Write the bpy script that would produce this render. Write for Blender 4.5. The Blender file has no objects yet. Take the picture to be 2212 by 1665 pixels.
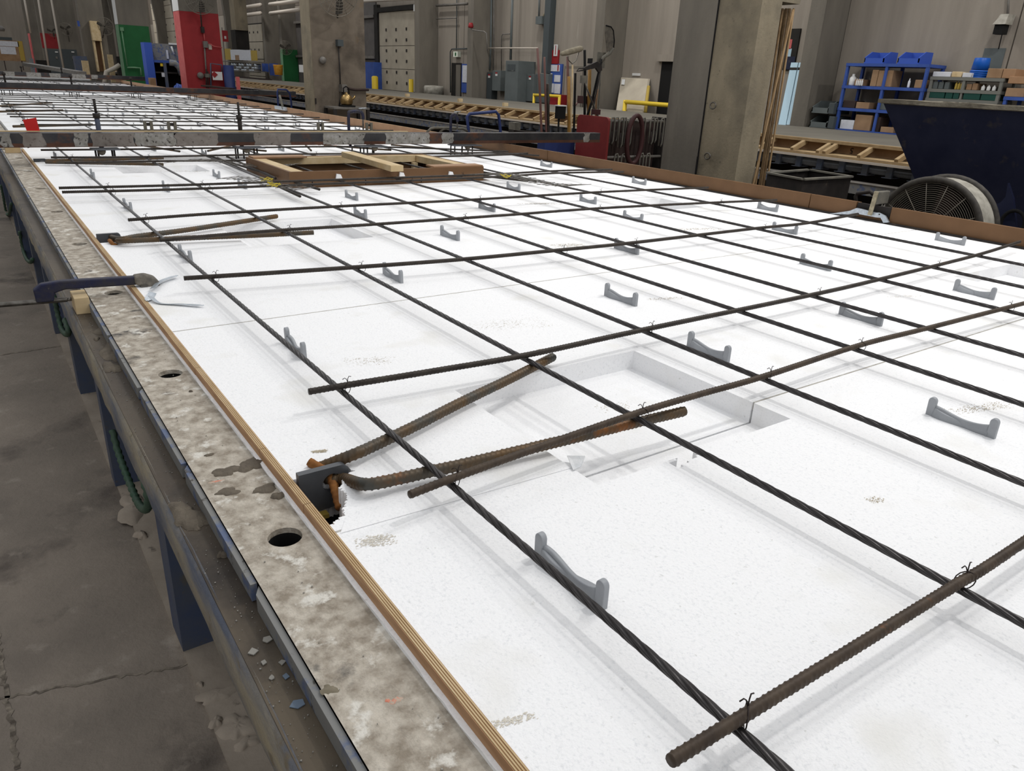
import bpy, bmesh, math, random
from mathutils import Vector, Matrix
random.seed(7)
sc = bpy.context.scene
C = sc.collection
PI = math.pi
# ---------------------------------------------------------------- camera
F = 1596.6; CX, CY = 1106.0, 832.5
YAW, PITCH, ROLL = math.radians(36.119), math.radians(22.514), math.radians(2.801)
CAM = Vector((0, 0, 1.6))
fw = Vector((math.sin(YAW)*math.cos(PITCH), math.cos(YAW)*math.cos(PITCH), -math.sin(PITCH)))
r0 = Vector((math.cos(YAW), -math.sin(YAW), 0)); u0 = r0.cross(fw)
rt = math.cos(ROLL)*r0 + math.sin(ROLL)*u0; up = -math.sin(ROLL)*r0 + math.cos(ROLL)*u0
cd = bpy.data.cameras.new('camera'); cam = bpy.data.objects.new('camera', cd); C.objects.link(cam)
cd.sensor_width = 36; cd.lens = F*36/2212; cd.clip_start = .02; cd.clip_end = 300
m = Matrix(((rt.x, up.x, -fw.x, 0), (rt.y, up.y, -fw.y, 0), (rt.z, up.z, -fw.z, CAM.z), (0, 0, 0, 1)))
cam.matrix_world = m; sc.camera = cam
# ---------------------------------------------------------------- light
w = bpy.data.worlds.new('world'); sc.world = w; w.use_nodes = True
bg = w.node_tree.nodes['Background']; bg.inputs[0].default_value = (.965, .98, 1.0, 1); bg.inputs[1].default_value = .70
sc.view_settings.view_transform = 'Standard'; sc.view_settings.look = 'None'
sc.view_settings.exposure = 0.06; sc.view_settings.gamma = 1; sc.view_settings.use_curve_mapping = False
LAMPS = [(3.2, .4, 62), (4.7, 1.5, 44), (6.3, 2.4, 92), (8.7, .5, 105), (8.4, 12, 70), (2.7, 7.5, 40), (5.6, 9.5, 60), (8.6, 8, 80),
         (2.7, 15, 60), (8.2, 16.5, 60), (3.5, 24, 70), (8.2, 27, 70), (8, 38, 80), (8, 50, 80)]
for (lx, ly, le) in LAMPS:
    ld = bpy.data.lights.new('ceiling_lamp', 'AREA'); ld.shape = 'DISK'; ld.size = .32; ld.energy = le; ld.color = (1, .98, .95)
    lo = bpy.data.objects.new('ceiling_lamp', ld); C.objects.link(lo); lo.location = (lx, ly, 5.8)

# ---------------------------------------------------------------- pixel helpers: a pixel of the photograph to a point on a world plane
def ray(x, y): return ((x-CX)/F)*rt - ((y-CY)/F)*up + fw
def onX(x, y, X):
    r = ray(x, y); return CAM + r*(X/r.x)
def onY(x, y, Y):
    r = ray(x, y); return CAM + r*(Y/r.y)
def onZ(x, y, Z):
    r = ray(x, y); return CAM + r*((Z-1.6)/r.z)

# ---------------------------------------------------------------- materials
def lin(c):
    def f(v):
        v /= 255.0
        return v/12.92 if v <= .04045 else ((v+.055)/1.055)**2.4
    return (f(c[0]), f(c[1]), f(c[2]), 1)
def mat(name, c1, c2=None, scale=6, rough=.75, metal=0, bump=0, bscale=40, stretch=(1, 1, 1), lo=.35, hi=.65, c3=None, s3=20, t3=(.6, .66), st3=(1, 1, 1), c4=None, s4=3, t4=(.6, .62), spec=.3, detail=8):
    mt = bpy.data.materials.new(name); mt.use_nodes = True
    nt = mt.node_tree; N = nt.nodes; L = nt.links; b = N['Principled BSDF']
    b.inputs['Roughness'].default_value = rough; b.inputs['Metallic'].default_value = metal
    b.inputs['Specular IOR Level'].default_value = spec
    tc = N.new('ShaderNodeTexCoord')
    def noise(sc_, st, off=0, det=detail):
        mp = N.new('ShaderNodeMapping'); mp.inputs['Scale'].default_value = st; mp.inputs['Location'].default_value = (off, off*1.7, off*.3)
        L.new(tc.outputs['Object'], mp.inputs[0])
        n = N.new('ShaderNodeTexNoise'); n.inputs['Scale'].default_value = sc_; n.inputs['Detail'].default_value = det; n.inputs['Roughness'].default_value = .6
        L.new(mp.outputs[0], n.inputs[0]); return n.outputs[0]
    def step(s, a, b2):
        r = N.new('ShaderNodeMapRange'); r.inputs[1].default_value = a; r.inputs[2].default_value = b2; r.clamp = True; L.new(s, r.inputs[0]); return r.outputs[0]
    def mix(f, a, b2):
        x = N.new('ShaderNodeMix'); x.data_type = 'RGBA'
        L.new(f, x.inputs[0])
        for s, v in ((6, a), (7, b2)):
            if isinstance(v, tuple): x.inputs[s].default_value = v
            else: L.new(v, x.inputs[s])
        return x.outputs[2]
    col = lin(c1)
    if c2: col = mix(step(noise(scale, stretch), lo, hi), col, lin(c2))
    if c3: col = mix(step(noise(s3, st3, 3.1), *t3), col, lin(c3))
    if c4: col = mix(step(noise(s4, (1, 1, 1), 7.7), *t4), col, lin(c4))
    if isinstance(col, tuple): b.inputs['Base Color'].default_value = col
    else: L.new(col, b.inputs['Base Color'])
    if bump:
        bn = N.new('ShaderNodeBump'); bn.inputs['Strength'].default_value = 1; bn.inputs['Distance'].default_value = bump
        L.new(noise(bscale, stretch if bscale < 0 else (1, 1, 1), 1.3, 6), bn.inputs['Height']); L.new(bn.outputs[0], b.inputs['Normal'])
    return mt
M = {}
M['foam'] = mat('foam', (248, 248, 249), (234, 235, 237), 200, .85, bump=.0016, bscale=170, c3=(226, 226, 225), s3=75, t3=(.68, .73), c4=(238, 237, 234), s4=4, t4=(.58, .72), spec=.15, lo=.54, hi=.72, detail=3)
M['foam_cut'] = mat('foam_cut', (236, 236, 236), (216, 218, 220), 30, .9, bump=.001, bscale=200, spec=.1)
M['floor'] = mat('floor', (146, 135, 123), (124, 115, 105), 2.2, .8, bump=.004, bscale=45, c3=(92, 84, 77), s3=2.3, t3=(.56, .70), c4=(160, 150, 138), s4=9, t4=(.6, .75))
M['floor_strip'] = mat('floor_strip', (168, 156, 142), (146, 135, 122), 5, .85, bump=.003, bscale=25, c3=(70, 64, 58), s3=14, t3=(.62, .72))
M['floor_joint'] = mat('floor_joint', (84, 76, 68), (150, 140, 126), 30, .9)
M['crust'] = mat('crust', (196, 188, 175), (142, 132, 118), 38, .85, bump=.005, bscale=80, c3=(78, 76, 73), s3=6.5, t3=(.60, .67), st3=(1, 1, 1), c4=(216, 212, 203), s4=22, t4=(.58, .66))
M['ledge'] = mat('ledge', (68, 59, 50), (92, 82, 68), 5, .6, bump=.001, bscale=50, c3=(45, 39, 34), s3=4, t3=(.52, .7), stretch=(1, .4, 1))
M['ledge_face'] = mat('ledge_face', (156, 146, 124), (96, 102, 116), 14, .8, bump=.004, bscale=55, stretch=(1, .25, 1), c3=(120, 110, 92), s3=28, t3=(.58, .7))
M['blue_steel'] = mat('blue_steel', (66, 78, 106), (84, 88, 96), 6, .55, bump=.0006, bscale=60, c3=(92, 88, 80), s3=12, t3=(.6, .7))
M['blue_edge'] = mat('blue_edge', (122, 122, 120), (88, 100, 128), 16, .6, bump=.0008, c3=(70, 66, 60), s3=30, t3=(.6, .66), lo=.52, hi=.60)
M['navy'] = mat('navy', (22, 27, 52), (34, 38, 60), 5, .6, bump=.001, bscale=30, c3=(70, 64, 58), s3=9, t3=(.62, .8))
M['rust_bar'] = mat('rust_bar', (78, 66, 54), (58, 48, 40), 30, .6, metal=.2, c3=(138, 82, 34), s3=14, t3=(.66, .78))
M['rust_dark'] = mat('rust_dark', (60, 54, 48), (46, 40, 36), 30, .55, metal=.3, c3=(104, 70, 40), s3=12, t3=(.66, .8))
M['hair_bar'] = mat('hair_bar', (72, 72, 68), (96, 74, 48), 12, .5, metal=.4, c3=(150, 90, 34), s3=9, t3=(.6, .75))
M['rust_pin'] = mat('rust_pin', (152, 102, 52), (112, 70, 36), 40, .8, bump=.001)
M['strand'] = mat('strand', (70, 67, 67), (52, 49, 49), 20, .34, metal=.6, spec=.5, c3=(150, 84, 30), s3=5, t3=(.735, .76), st3=(1, .6, 1))
M['wire'] = mat('wire', (52, 44, 42), rough=.5, metal=.5)
M['grey_plastic'] = mat('grey_plastic', (160, 163, 167), (148, 151, 156), 20, .5)
M['grey_plastic_tip'] = mat('grey_plastic_tip', (172, 176, 180), (214, 216, 218), 160, .6, bump=.001, bscale=200)
M['plate'] = mat('plate', (90, 93, 97), (78, 80, 84), 14, .45, metal=.3, c3=(128, 126, 120), s3=30, t3=(.72, .78))
M['mortar'] = mat('mortar', (112, 103, 90), (92, 84, 74), 30, .9, bump=.004, bscale=90)
M['chip'] = mat('chip', (160, 156, 148), (130, 128, 122), 3, .85)
M['chip_blue'] = mat('chip_blue', (104, 118, 134), rough=.8)
M['black'] = mat('black', (16, 15, 15), rough=.9)
M['bed_dark'] = mat('bed_dark', (26, 25, 25), rough=.9)
M['zinc'] = mat('zinc', (196, 204, 212), (166, 174, 182), 60, .35, metal=.6)
M['steel'] = mat('steel', (120, 116, 110), (84, 80, 74), 40, .35, metal=.7)
M['clamp_blue'] = mat('clamp_blue', (30, 34, 66), (52, 50, 56), 30, .6, bump=.001, bscale=80, c3=(100, 94, 86), s3=40, t3=(.64, .7))
M['clamp_crust'] = mat('clamp_crust', (124, 118, 108), (98, 94, 88), 60, .9, bump=.003, bscale=80)
M['wood'] = mat('wood', (196, 168, 124), (178, 148, 104), 8, .8, stretch=(1, 1, 1), bump=.0005, bscale=90)
M['stud'] = mat('stud', (206, 186, 150), (188, 164, 124), 10, .8, c3=(120, 100, 76), s3=40, t3=(.68, .74))
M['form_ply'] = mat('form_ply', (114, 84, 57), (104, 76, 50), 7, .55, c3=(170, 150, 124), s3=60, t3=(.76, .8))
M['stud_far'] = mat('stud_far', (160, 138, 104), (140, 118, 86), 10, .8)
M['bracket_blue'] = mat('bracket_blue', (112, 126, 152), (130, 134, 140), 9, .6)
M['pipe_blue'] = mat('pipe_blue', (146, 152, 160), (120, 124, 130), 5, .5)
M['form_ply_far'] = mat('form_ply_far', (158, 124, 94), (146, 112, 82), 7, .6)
M['ply_pale'] = mat('ply_pale', (186, 148, 112), (160, 122, 88), 14, .7, stretch=(6, .8, 6))
M['concrete'] = mat('concrete', (116, 110, 100), (100, 95, 87), 2.5, .85, bump=.002, bscale=30, stretch=(1, 1, .3), c3=(84, 79, 72), s3=2, t3=(.56, .75), st3=(1, 1, .25))
M['concrete_dirty'] = mat('concrete_dirty', (116, 106, 94), (96, 87, 76), 2, .85, bump=.001, bscale=40, c3=(64, 57, 50), s3=1.6, t3=(.5, .72), c4=(108, 88, 62), s4=1.1, t4=(.62, .75))
M['concrete_tan'] = mat('concrete_tan', (138, 128, 108), (118, 109, 92), 4, .9, bump=.003, bscale=50, stretch=(1, 1, .35), c3=(90, 84, 72), s3=26, t3=(.64, .72), c4=(96, 90, 78), s4=1.6, t4=(.52, .7))
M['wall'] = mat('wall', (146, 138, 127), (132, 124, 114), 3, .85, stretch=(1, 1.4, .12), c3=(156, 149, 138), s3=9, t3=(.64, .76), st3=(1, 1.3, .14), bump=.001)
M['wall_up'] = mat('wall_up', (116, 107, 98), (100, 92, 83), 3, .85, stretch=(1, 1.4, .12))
M['corrugated'] = mat('corrugated', (92, 88, 85), (80, 76, 74), 4, .6)
M['door'] = mat('door', (176, 167, 150), (162, 153, 137), 3, .7)
M['dark_gap'] = mat('dark_gap', (40, 37, 34), (30, 28, 26), 5, .9)
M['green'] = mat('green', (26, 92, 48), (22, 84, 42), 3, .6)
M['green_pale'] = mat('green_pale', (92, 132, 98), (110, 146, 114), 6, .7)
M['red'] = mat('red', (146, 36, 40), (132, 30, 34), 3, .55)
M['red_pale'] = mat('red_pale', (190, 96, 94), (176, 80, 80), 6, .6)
M['panel_red'] = mat('panel_red', (122, 42, 42), (108, 36, 36), 4, .6, c3=(150, 118, 110), s3=30, t3=(.76, .79))
M['flag_red'] = mat('flag_red', (190, 30, 28), rough=.6)
M['slab'] = mat('slab', (104, 100, 90), (94, 90, 82), 2, .8)
M['shelf_blue'] = mat('shelf_blue', (58, 86, 158), (50, 74, 140), 5, .5)
M['bin_blue'] = mat('bin_blue', (56, 86, 172), rough=.5)
M['pail_blue'] = mat('pail_blue', (22, 86, 176), rough=.4)
M['bin_green'] = mat('bin_green', (18, 62, 54), rough=.6)
M['shelf_grey'] = mat('shelf_grey', (108, 108, 102), rough=.6)
M['cardboard'] = mat('cardboard', (150, 122, 94), (134, 106, 80), 6, .85)
M['white'] = mat('white', (206, 206, 204), rough=.7)
M['paper'] = mat('paper', (204, 206, 212), (188, 190, 196), 14, .8, c3=(84, 84, 96), s3=34, t3=(.66, .7))
M['yellow'] = mat('yellow', (206, 176, 44), rough=.5)
M['old_yellow'] = mat('old_yellow', (166, 142, 66), rough=.8)
M['elec'] = mat('elec', (92, 98, 98), (84, 90, 90), 4, .5)
M['elec_dark'] = mat('elec_dark', (66, 72, 74), rough=.55)
M['pipe_white'] = mat('pipe_white', (186, 176, 164), rough=.5)
M['pipe_grey'] = mat('pipe_grey', (116, 112, 106), (96, 92, 88), 10, .5)
M['ice_blue'] = mat('ice_blue', (164, 190, 204), rough=.7)
M['fan_metal'] = mat('fan_metal', (120, 114, 104), rough=.5, metal=.3)
M['fan_dark'] = mat('fan_dark', (48, 45, 42), (70, 66, 60), 20, .7)
M['kettle'] = mat('kettle', (168, 142, 96), (120, 96, 60), 8, .3, metal=.8)
M['orange'] = mat('orange', (206, 138, 34), (226, 170, 70), 14, .6)
M['beam'] = mat('beam', (62, 60, 60), (46, 46, 50), 8, .5, metal=.2, c3=(92, 60, 42), s3=5, t3=(.56, .68))
M['beam_rust'] = mat('beam_rust', (88, 56, 40), (66, 46, 38), 12, .7)
M['beam_paint'] = mat('beam_paint', (150, 148, 144), (118, 114, 106), 18, .8, c3=(60, 56, 52), s3=46, t3=(.58, .64))
M['beam_paint2'] = mat('beam_paint2', (108, 100, 94), (128, 122, 116), 14, .8, c3=(70, 62, 56), s3=30, t3=(.58, .66))
M['hose'] = mat('hose', (54, 84, 66), (70, 88, 74), 10, .6)
M['roller'] = mat('roller', (140, 132, 114), (120, 112, 96), 30, .95, bump=.004, bscale=60)
M['tool_wood'] = mat('tool_wood', (150, 112, 52), (128, 92, 40), 10, .6)
M['pole_red'] = mat('pole_red', (104, 72, 66), rough=.5)
M['tool_grey'] = mat('tool_grey', (88, 86, 80), (112, 108, 98), 12, .8)
M['tube_blue'] = mat('tube_blue', (42, 56, 104), (36, 48, 90), 5, .5)
M['shovel_grey'] = mat('shovel_grey', (74, 70, 64), (104, 98, 88), 22, .8)
M['dark_steel'] = mat('dark_steel', (48, 43, 40), (34, 31, 30), 8, .7, c3=(84, 70, 60), s3=16, t3=(.66, .76))
M['rack_brown'] = mat('rack_brown', (58, 44, 40), (44, 34, 32), 5, .8)
M['maroon'] = mat('maroon', (62, 34, 34), rough=.6)
M['crust_rim'] = mat('crust_rim', (120, 114, 100), (96, 90, 80), 12, .95, bump=.008, bscale=30)
M['drum_grey'] = mat('drum_grey', (160, 156, 146), (128, 124, 114), 14, .7)
M['clamp_tan'] = mat('clamp_tan', (176, 166, 140), (120, 112, 94), 30, .5, metal=.2)
M['stick_pale'] = mat('stick_pale', (160, 134, 100), (140, 114, 82), 14, .8)
M['stick'] = mat('stick', (132, 108, 78), (104, 84, 60), 14, .8)
M['glow'] = mat('glow', (220, 226, 210), rough=.5)
M['twine_yellow'] = mat('twine_yellow', (196, 176, 60), rough=.8)

# ---------------------------------------------------------------- mesh helpers
class MB:
    def __init__(s): s.v = []; s.f = []; s.mi = []; s.cur = 0; s.smooth = []
    def add(s, vs, fs, sm=False):
        o = len(s.v); s.v += [Vector(p) for p in vs]
        for f in fs: s.f.append(tuple(i+o for i in f)); s.mi.append(s.cur); s.smooth.append(sm)
        return s
    def box(s, a, b, bev=0):
        x0, y0, z0 = a; x1, y1, z1 = b
        s.add([(x0, y0, z0), (x1, y0, z0), (x1, y1, z0), (x0, y1, z0), (x0, y0, z1), (x1, y0, z1), (x1, y1, z1), (x0, y1, z1)],
              [(0, 3, 2, 1), (4, 5, 6, 7), (0, 1, 5, 4), (1, 2, 6, 5), (2, 3, 7, 6), (3, 0, 4, 7)]); return s
    def bar(s, p, q, wd, th, upv=(0, 0, 1)):
        p = Vector(p); q = Vector(q); d = (q-p).normalized(); u = Vector(upv)
        if abs(d.dot(u)) > .98: u = Vector((0, 1, 0))
        sd = d.cross(u).normalized(); u = sd.cross(d).normalized()
        a = sd*wd/2; b = u*th/2
        s.add([p-a-b, p+a-b, p+a+b, p-a+b, q-a-b, q+a-b, q+a+b, q-a+b],
              [(0, 1, 2, 3), (7, 6, 5, 4), (0, 4, 5, 1), (1, 5, 6, 2), (2, 6, 7, 3), (3, 7, 4, 0)]); return s
    def tube(s, pts, r, n=8, cap=True, fac=None, closed=False):
        pts = [Vector(p) for p in pts]; N_ = len(pts); prev = None; rings = []
        for i, p in enumerate(pts):
            if closed: d = pts[(i+1) % N_]-pts[i-1]
            else: d = pts[min(i+1, N_-1)]-pts[max(i-1, 0)]
            d = d.normalized()
            if prev is None:
                u = Vector((0, 0, 1)) if abs(d.z) < .95 else Vector((0, 1, 0))
                u = (u-d*u.dot(d)).normalized()
            else: u = (prev-d*prev.dot(d)).normalized()
            prev = u; v = d.cross(u)
            rr = r[i] if isinstance(r, (list, tuple)) else r
            ring = []
            for k in range(n):
                a = 2*PI*k/n; q = rr*(fac(i, a) if fac else 1)
                ring.append(p+(u*math.cos(a)+v*math.sin(a))*q)
            rings.append(ring)
        vs = [q for ring in rings for q in ring]; fs = []
        for i in range(N_ if closed else N_-1):
            j = (i+1) % N_
            for k in range(n):
                k2 = (k+1) % n; fs.append((i*n+k, i*n+k2, j*n+k2, j*n+k))
        if cap and not closed: fs.append(tuple(range(n))[::-1]); fs.append(tuple((N_-1)*n+k for k in range(n)))
        s.add(vs, fs, True); return s
    def lathe(s, c, prof, n=20, axis='z', cap=True):
        # prof: list of (radius, height)
        vs = []
        for (r, h) in prof:
            for k in range(n):
                a = 2*PI*k/n; x, y = r*math.cos(a), r*math.sin(a)
                p = (x, y, h) if axis == 'z' else ((h, x, y) if axis == 'x' else (x, h, y))
                vs.append(Vector(c)+Vector(p))
        fs = []
        for i in range(len(prof)-1):
            for k in range(n):
                k2 = (k+1) % n; fs.append((i*n+k, i*n+k2, (i+1)*n+k2, (i+1)*n+k))
        if cap: fs.append(tuple(range(n))[::-1]); fs.append(tuple((len(prof)-1)*n+k for k in range(n)))
        s.add(vs, fs, True); return s
    def prism(s, poly, ext):
        # poly: list of 3d points, ext: extrusion vector
        n = len(poly); e = Vector(ext); vs = [Vector(p) for p in poly]+[Vector(p)+e for p in poly]
        fs = [tuple(range(n))[::-1], tuple(range(n, 2*n))]+[(k, (k+1) % n, n+(k+1) % n, n+k) for k in range(n)]
        s.add(vs, fs); return s
    def build(s, name, mt, parent=None, bevel=0):
        off = WORLD[parent.name] if parent is not None and parent.name in WORLD else Vector((0, 0, 0))
        me = bpy.data.meshes.new(name); me.from_pydata([tuple(p-off) for p in s.v], [], s.f)
        ms = mt if isinstance(mt, (list, tuple)) else [mt]
        for q in ms: me.materials.append(M[q])
        if len(ms) > 1: me.polygons.foreach_set('material_index', s.mi)
        me.polygons.foreach_set('use_smooth', s.smooth)
        bm = bmesh.new(); bm.from_mesh(me); bmesh.ops.recalc_face_normals(bm, faces=bm.faces)
        if bevel: bmesh.ops.bevel(bm, geom=bm.edges[:], offset=bevel, segments=2, affect='EDGES', profile=.5, clamp_overlap=True)
        bm.to_mesh(me); bm.free()
        o = bpy.data.objects.new(name, me); C.objects.link(o)
        if parent is not None: o.parent = parent; WORLD[o.name] = off
        return o
WORLD = {}
def tag(o, label=None, cat=None, group=None, kind=None):
    if label: o['label'] = label
    if cat: o['category'] = cat
    if group: o['group'] = group
    if kind: o['kind'] = kind
    return o
def thing(name, label, cat, loc=(0, 0, 0), group=None):
    o = bpy.data.objects.new(name, None); C.objects.link(o); o.location = loc; o.empty_display_size = .1
    WORLD[o.name] = Vector(loc); return tag(o, label, cat, group)
def struct(name, mb, mt, bevel=0): return tag(mb.build(name, mt, None, bevel), kind='structure')
def box1(a, b): return MB().box(a, b)
def copy_tree(o, parent=None):
    c = o.copy(); C.objects.link(c)
    if parent is not None: c.parent = parent
    for ch in [x for x in KIDS.get(o.name, [])]:
        k = ch.copy(); C.objects.link(k); k.parent = c
    return c
KIDS = {}
ORD = ['first', 'second', 'third', 'fourth', 'fifth', 'sixth', 'seventh', 'eighth', 'ninth', 'tenth', 'eleventh', 'twelfth', 'thirteenth', 'fourteenth', 'fifteenth', 'sixteenth', 'seventeenth', 'eighteenth', 'nineteenth', 'twentieth']

# ================================================================ ROOM SHELL
XW = 10.1
struct('floor', box1((-14, -6, -.3), (XW, 110, 0)), 'floor')
struct('trim_1', MB().box((.246, -4, 0), (4.6, 75, .012)), 'floor_strip')
jm = MB(); random.seed(3)
def joint(pa, pb, wd, n=40):
    a, b = onZ(*pa, .0), onZ(*pb, .0); pts = [a.lerp(b, i/n)+Vector((random.uniform(-.006, .006), random.uniform(-.006, .006), 0)) for i in range(n+1)]
    d = (b-a).normalized(); s_ = Vector((-d.y, d.x, 0))*wd
    for i in range(n): jm.add([pts[i]-s_+Vector((0, 0, .0015)), pts[i]+s_+Vector((0, 0, .0015)), pts[i+1]+s_+Vector((0, 0, .0015)), pts[i+1]-s_+Vector((0, 0, .0015))], [(0, 1, 2, 3)])
joint((-60, 1520), (402, 1437), .004); joint((40, 1665), (-10, 1350), .006); joint((-20, 770), (150, 745), .006)
struct('trim_5', jm, 'floor_joint')
wall = struct('wall_right', box1((XW+.04, -6, 0), (XW+.3, 110, 9)), 'wall_up')
ZJ = 3.55
PIL = [2.21, 6.55, 10.9, 15.2, 17.67, 27.5, 29.27, 34, 38.3, 42.6, 46.9, 51.2, 55.5, 59.8, 64.1, 68.4, 72.7]
for i in range(len(PIL)):
    y0 = PIL[i]; y1 = PIL[i+1] if i+1 < len(PIL) else PIL[i]+4.34
    for a, b in ((y0, (y0+y1)/2), ((y0+y1)/2, y1)):
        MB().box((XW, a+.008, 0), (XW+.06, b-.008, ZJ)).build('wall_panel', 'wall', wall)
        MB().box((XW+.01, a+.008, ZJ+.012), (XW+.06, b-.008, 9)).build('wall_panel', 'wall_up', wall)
MB().box((XW, -6, 0), (XW+.06, PIL[0]-.008, 9)).build('wall_panel', 'wall', wall)
for i, y in enumerate(PIL):
    mb = MB(); n_ = 'pilaster'
    mb.box((9.57, y, 0), (XW+.01, y+.23, 9))
    mb.prism([(9.57, y+.002, 9), (9.0, y+.002, 9), (9.57, y+.002, 3.4)], (0, .22, 0))
    o = mb.build('pilaster', 'concrete', wall)
struct('wall_back', box1((-14, 78, 0), (XW, 78.3, 9)), 'wall')
# left side wall far away, closes the hall
struct('wall_left', box1((-14.3, -6, 0), (-14, 78, 9)), 'wall')

# ================================================================ COLUMNS
def column(label, y, dy, front=None, x1=6.07, z1=9, skin='concrete', paint=None):
    t = thing('column', label, 'column', (5.1, y, 0), 'concrete columns between the two casting beds')
    mb = MB()
    if paint:
        face, edge, zp = paint
        mb.box((5.1, y, zp), (x1, y+dy, z1)); mb.build('shaft', skin, t)
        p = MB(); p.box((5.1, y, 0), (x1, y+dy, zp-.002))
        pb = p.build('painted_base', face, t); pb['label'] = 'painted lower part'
        e = MB().box((5.094, y-.006, 0), (5.103, y+dy, zp-.004)).build('painted_edge', edge, t)  # paler copy of the paint puts side light into the colour
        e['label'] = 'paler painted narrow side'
    else:
        mb.box((5.1, y, 0), (x1, y+dy, z1)); mb.build('shaft', skin, t)
    return t
# nearest: pitted column with a slot that holds timber strips
t = thing('column', 'nearest pitted concrete column with a slot full of timber strips', 'column', (5.1, 4.04, 0), 'concrete columns between the two casting beds')
mb = MB()
mb.box((5.1, 4.04, 0), (5.34, 4.87, 9)).box((5.34, 4.28, 0), (5.56, 4.87, 2.24)).box((5.34, 4.04, 2.24), (5.56, 4.87, 9)); mb.build('shaft', 'concrete_tan', t)
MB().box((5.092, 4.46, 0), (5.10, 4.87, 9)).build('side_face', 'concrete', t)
MB().box((5.085, 4.445, .75), (5.093, 4.458, 1.06)).box((5.089, 4.45, 0), (5.1, 4.457, 9)).build('joint', 'black', t)
for (px, py) in ((1540, 228), (1528, 337)):
    c = onX(px, py, 5.07)
    pts = [(5.07, c.y+.03*math.cos(a)*1.0, c.z+.025*math.sin(a)) for a in [2*PI*k/14 for k in range(14)]]
    MB().tube(pts, .006, 6, closed=True).build('lifting_ring', 'steel', t)
big = column('dirty brown concrete column with kettle shelf and big fan above', 13.2, .44, skin='concrete_dirty')
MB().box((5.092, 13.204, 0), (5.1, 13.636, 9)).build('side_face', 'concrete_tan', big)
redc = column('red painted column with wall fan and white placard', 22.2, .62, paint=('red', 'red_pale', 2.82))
MB().box((5.094, 22.196, 2.825), (5.1, 22.82, 9)).build('side_face', 'white', redc)  # white skin paints the upper narrow side as lit
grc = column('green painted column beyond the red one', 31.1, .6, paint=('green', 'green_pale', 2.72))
MB().box((5.094, 31.096, 2.73), (5.1, 31.7, 9)).build('side_face', 'white', grc)  # upper narrow side brightened by colour to look lit
wc = column('plain grey column with a wooden chute hung on it', 40.3, .6)
fc = column('grey column behind the second tall electric cabinet', 49.5, .5)
rf = column('far column with a red band above a grey cabinet', 58.6, .5, paint=None)
rb = MB().box((5.09, 58.58, 2.05), (6.09, 58.6, 2.9)).build('painted_band', 'red', rf)
column('farthest visible column beside the notice board', 67.7, .5)

# ================================================================ CASTING BED (near)
FT = .922
BED0, BED1 = -1.2, 34.0
XL, XR = .3665, 4.262
tb = thing('casting_table', 'long dark steel casting table carrying the white foam bed', 'table', (2, 0, 0))
MB().box((.236, BED0, .74), (4.34, BED1, .815)).build('table_top', 'bed_dark', tb)
lg = MB()
for i, y in enumerate([-.3, .8, 1.9, 4.07, 6.2, 8.4, 10.6, 12.8, 15, 17.2]):
    l = MB().box((.246, y, .012), (.50, y+.13, .739)); l.build('leg', 'blue_steel', tb)
for y in (3.0, 5.15, 7.3, 9.5):
    MB().box((.24, y, .012), (.33, y+.09, .739)).build('post', 'blue_steel', tb)
MB().box((.9, BED0, .012), (1.0, BED1, .74)).build('inner_web', 'bed_dark', tb)
# outer ledge (channel) along the left side
tr = thing('edge_channel', 'dark dirty steel channel running along outer left side of the bed', 'rail', (.175, 0, .76))
MB().box((.178, BED0, .78), (.2355, 40, .865)).build('web', 'ledge', tr)
mb = MB(); n = 160; ys = [BED0+(12-BED0)*i/n for i in range(n+1)]
rows = [(.182, .8660), (.173, .857), (.174, .81), (.173, .775), (.182, .762)]
vs = []
for y in ys:
    for (x, z) in rows: vs.append((x+random.uniform(-.0025, .0015), y, z+random.uniform(-.002, .002)))
k = len(rows)
fs = [(i*k+j, i*k+j+1, (i+1)*k+j+1, (i+1)*k+j) for i in range(n) for j in range(k-1)]
mb.add(vs, fs, True); mb.build('outer_face', 'ledge_face', tr)
MB().box((.176, 12, .762), (.184, 40, .866)).build('outer_face', 'ledge_face', tr)

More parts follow.
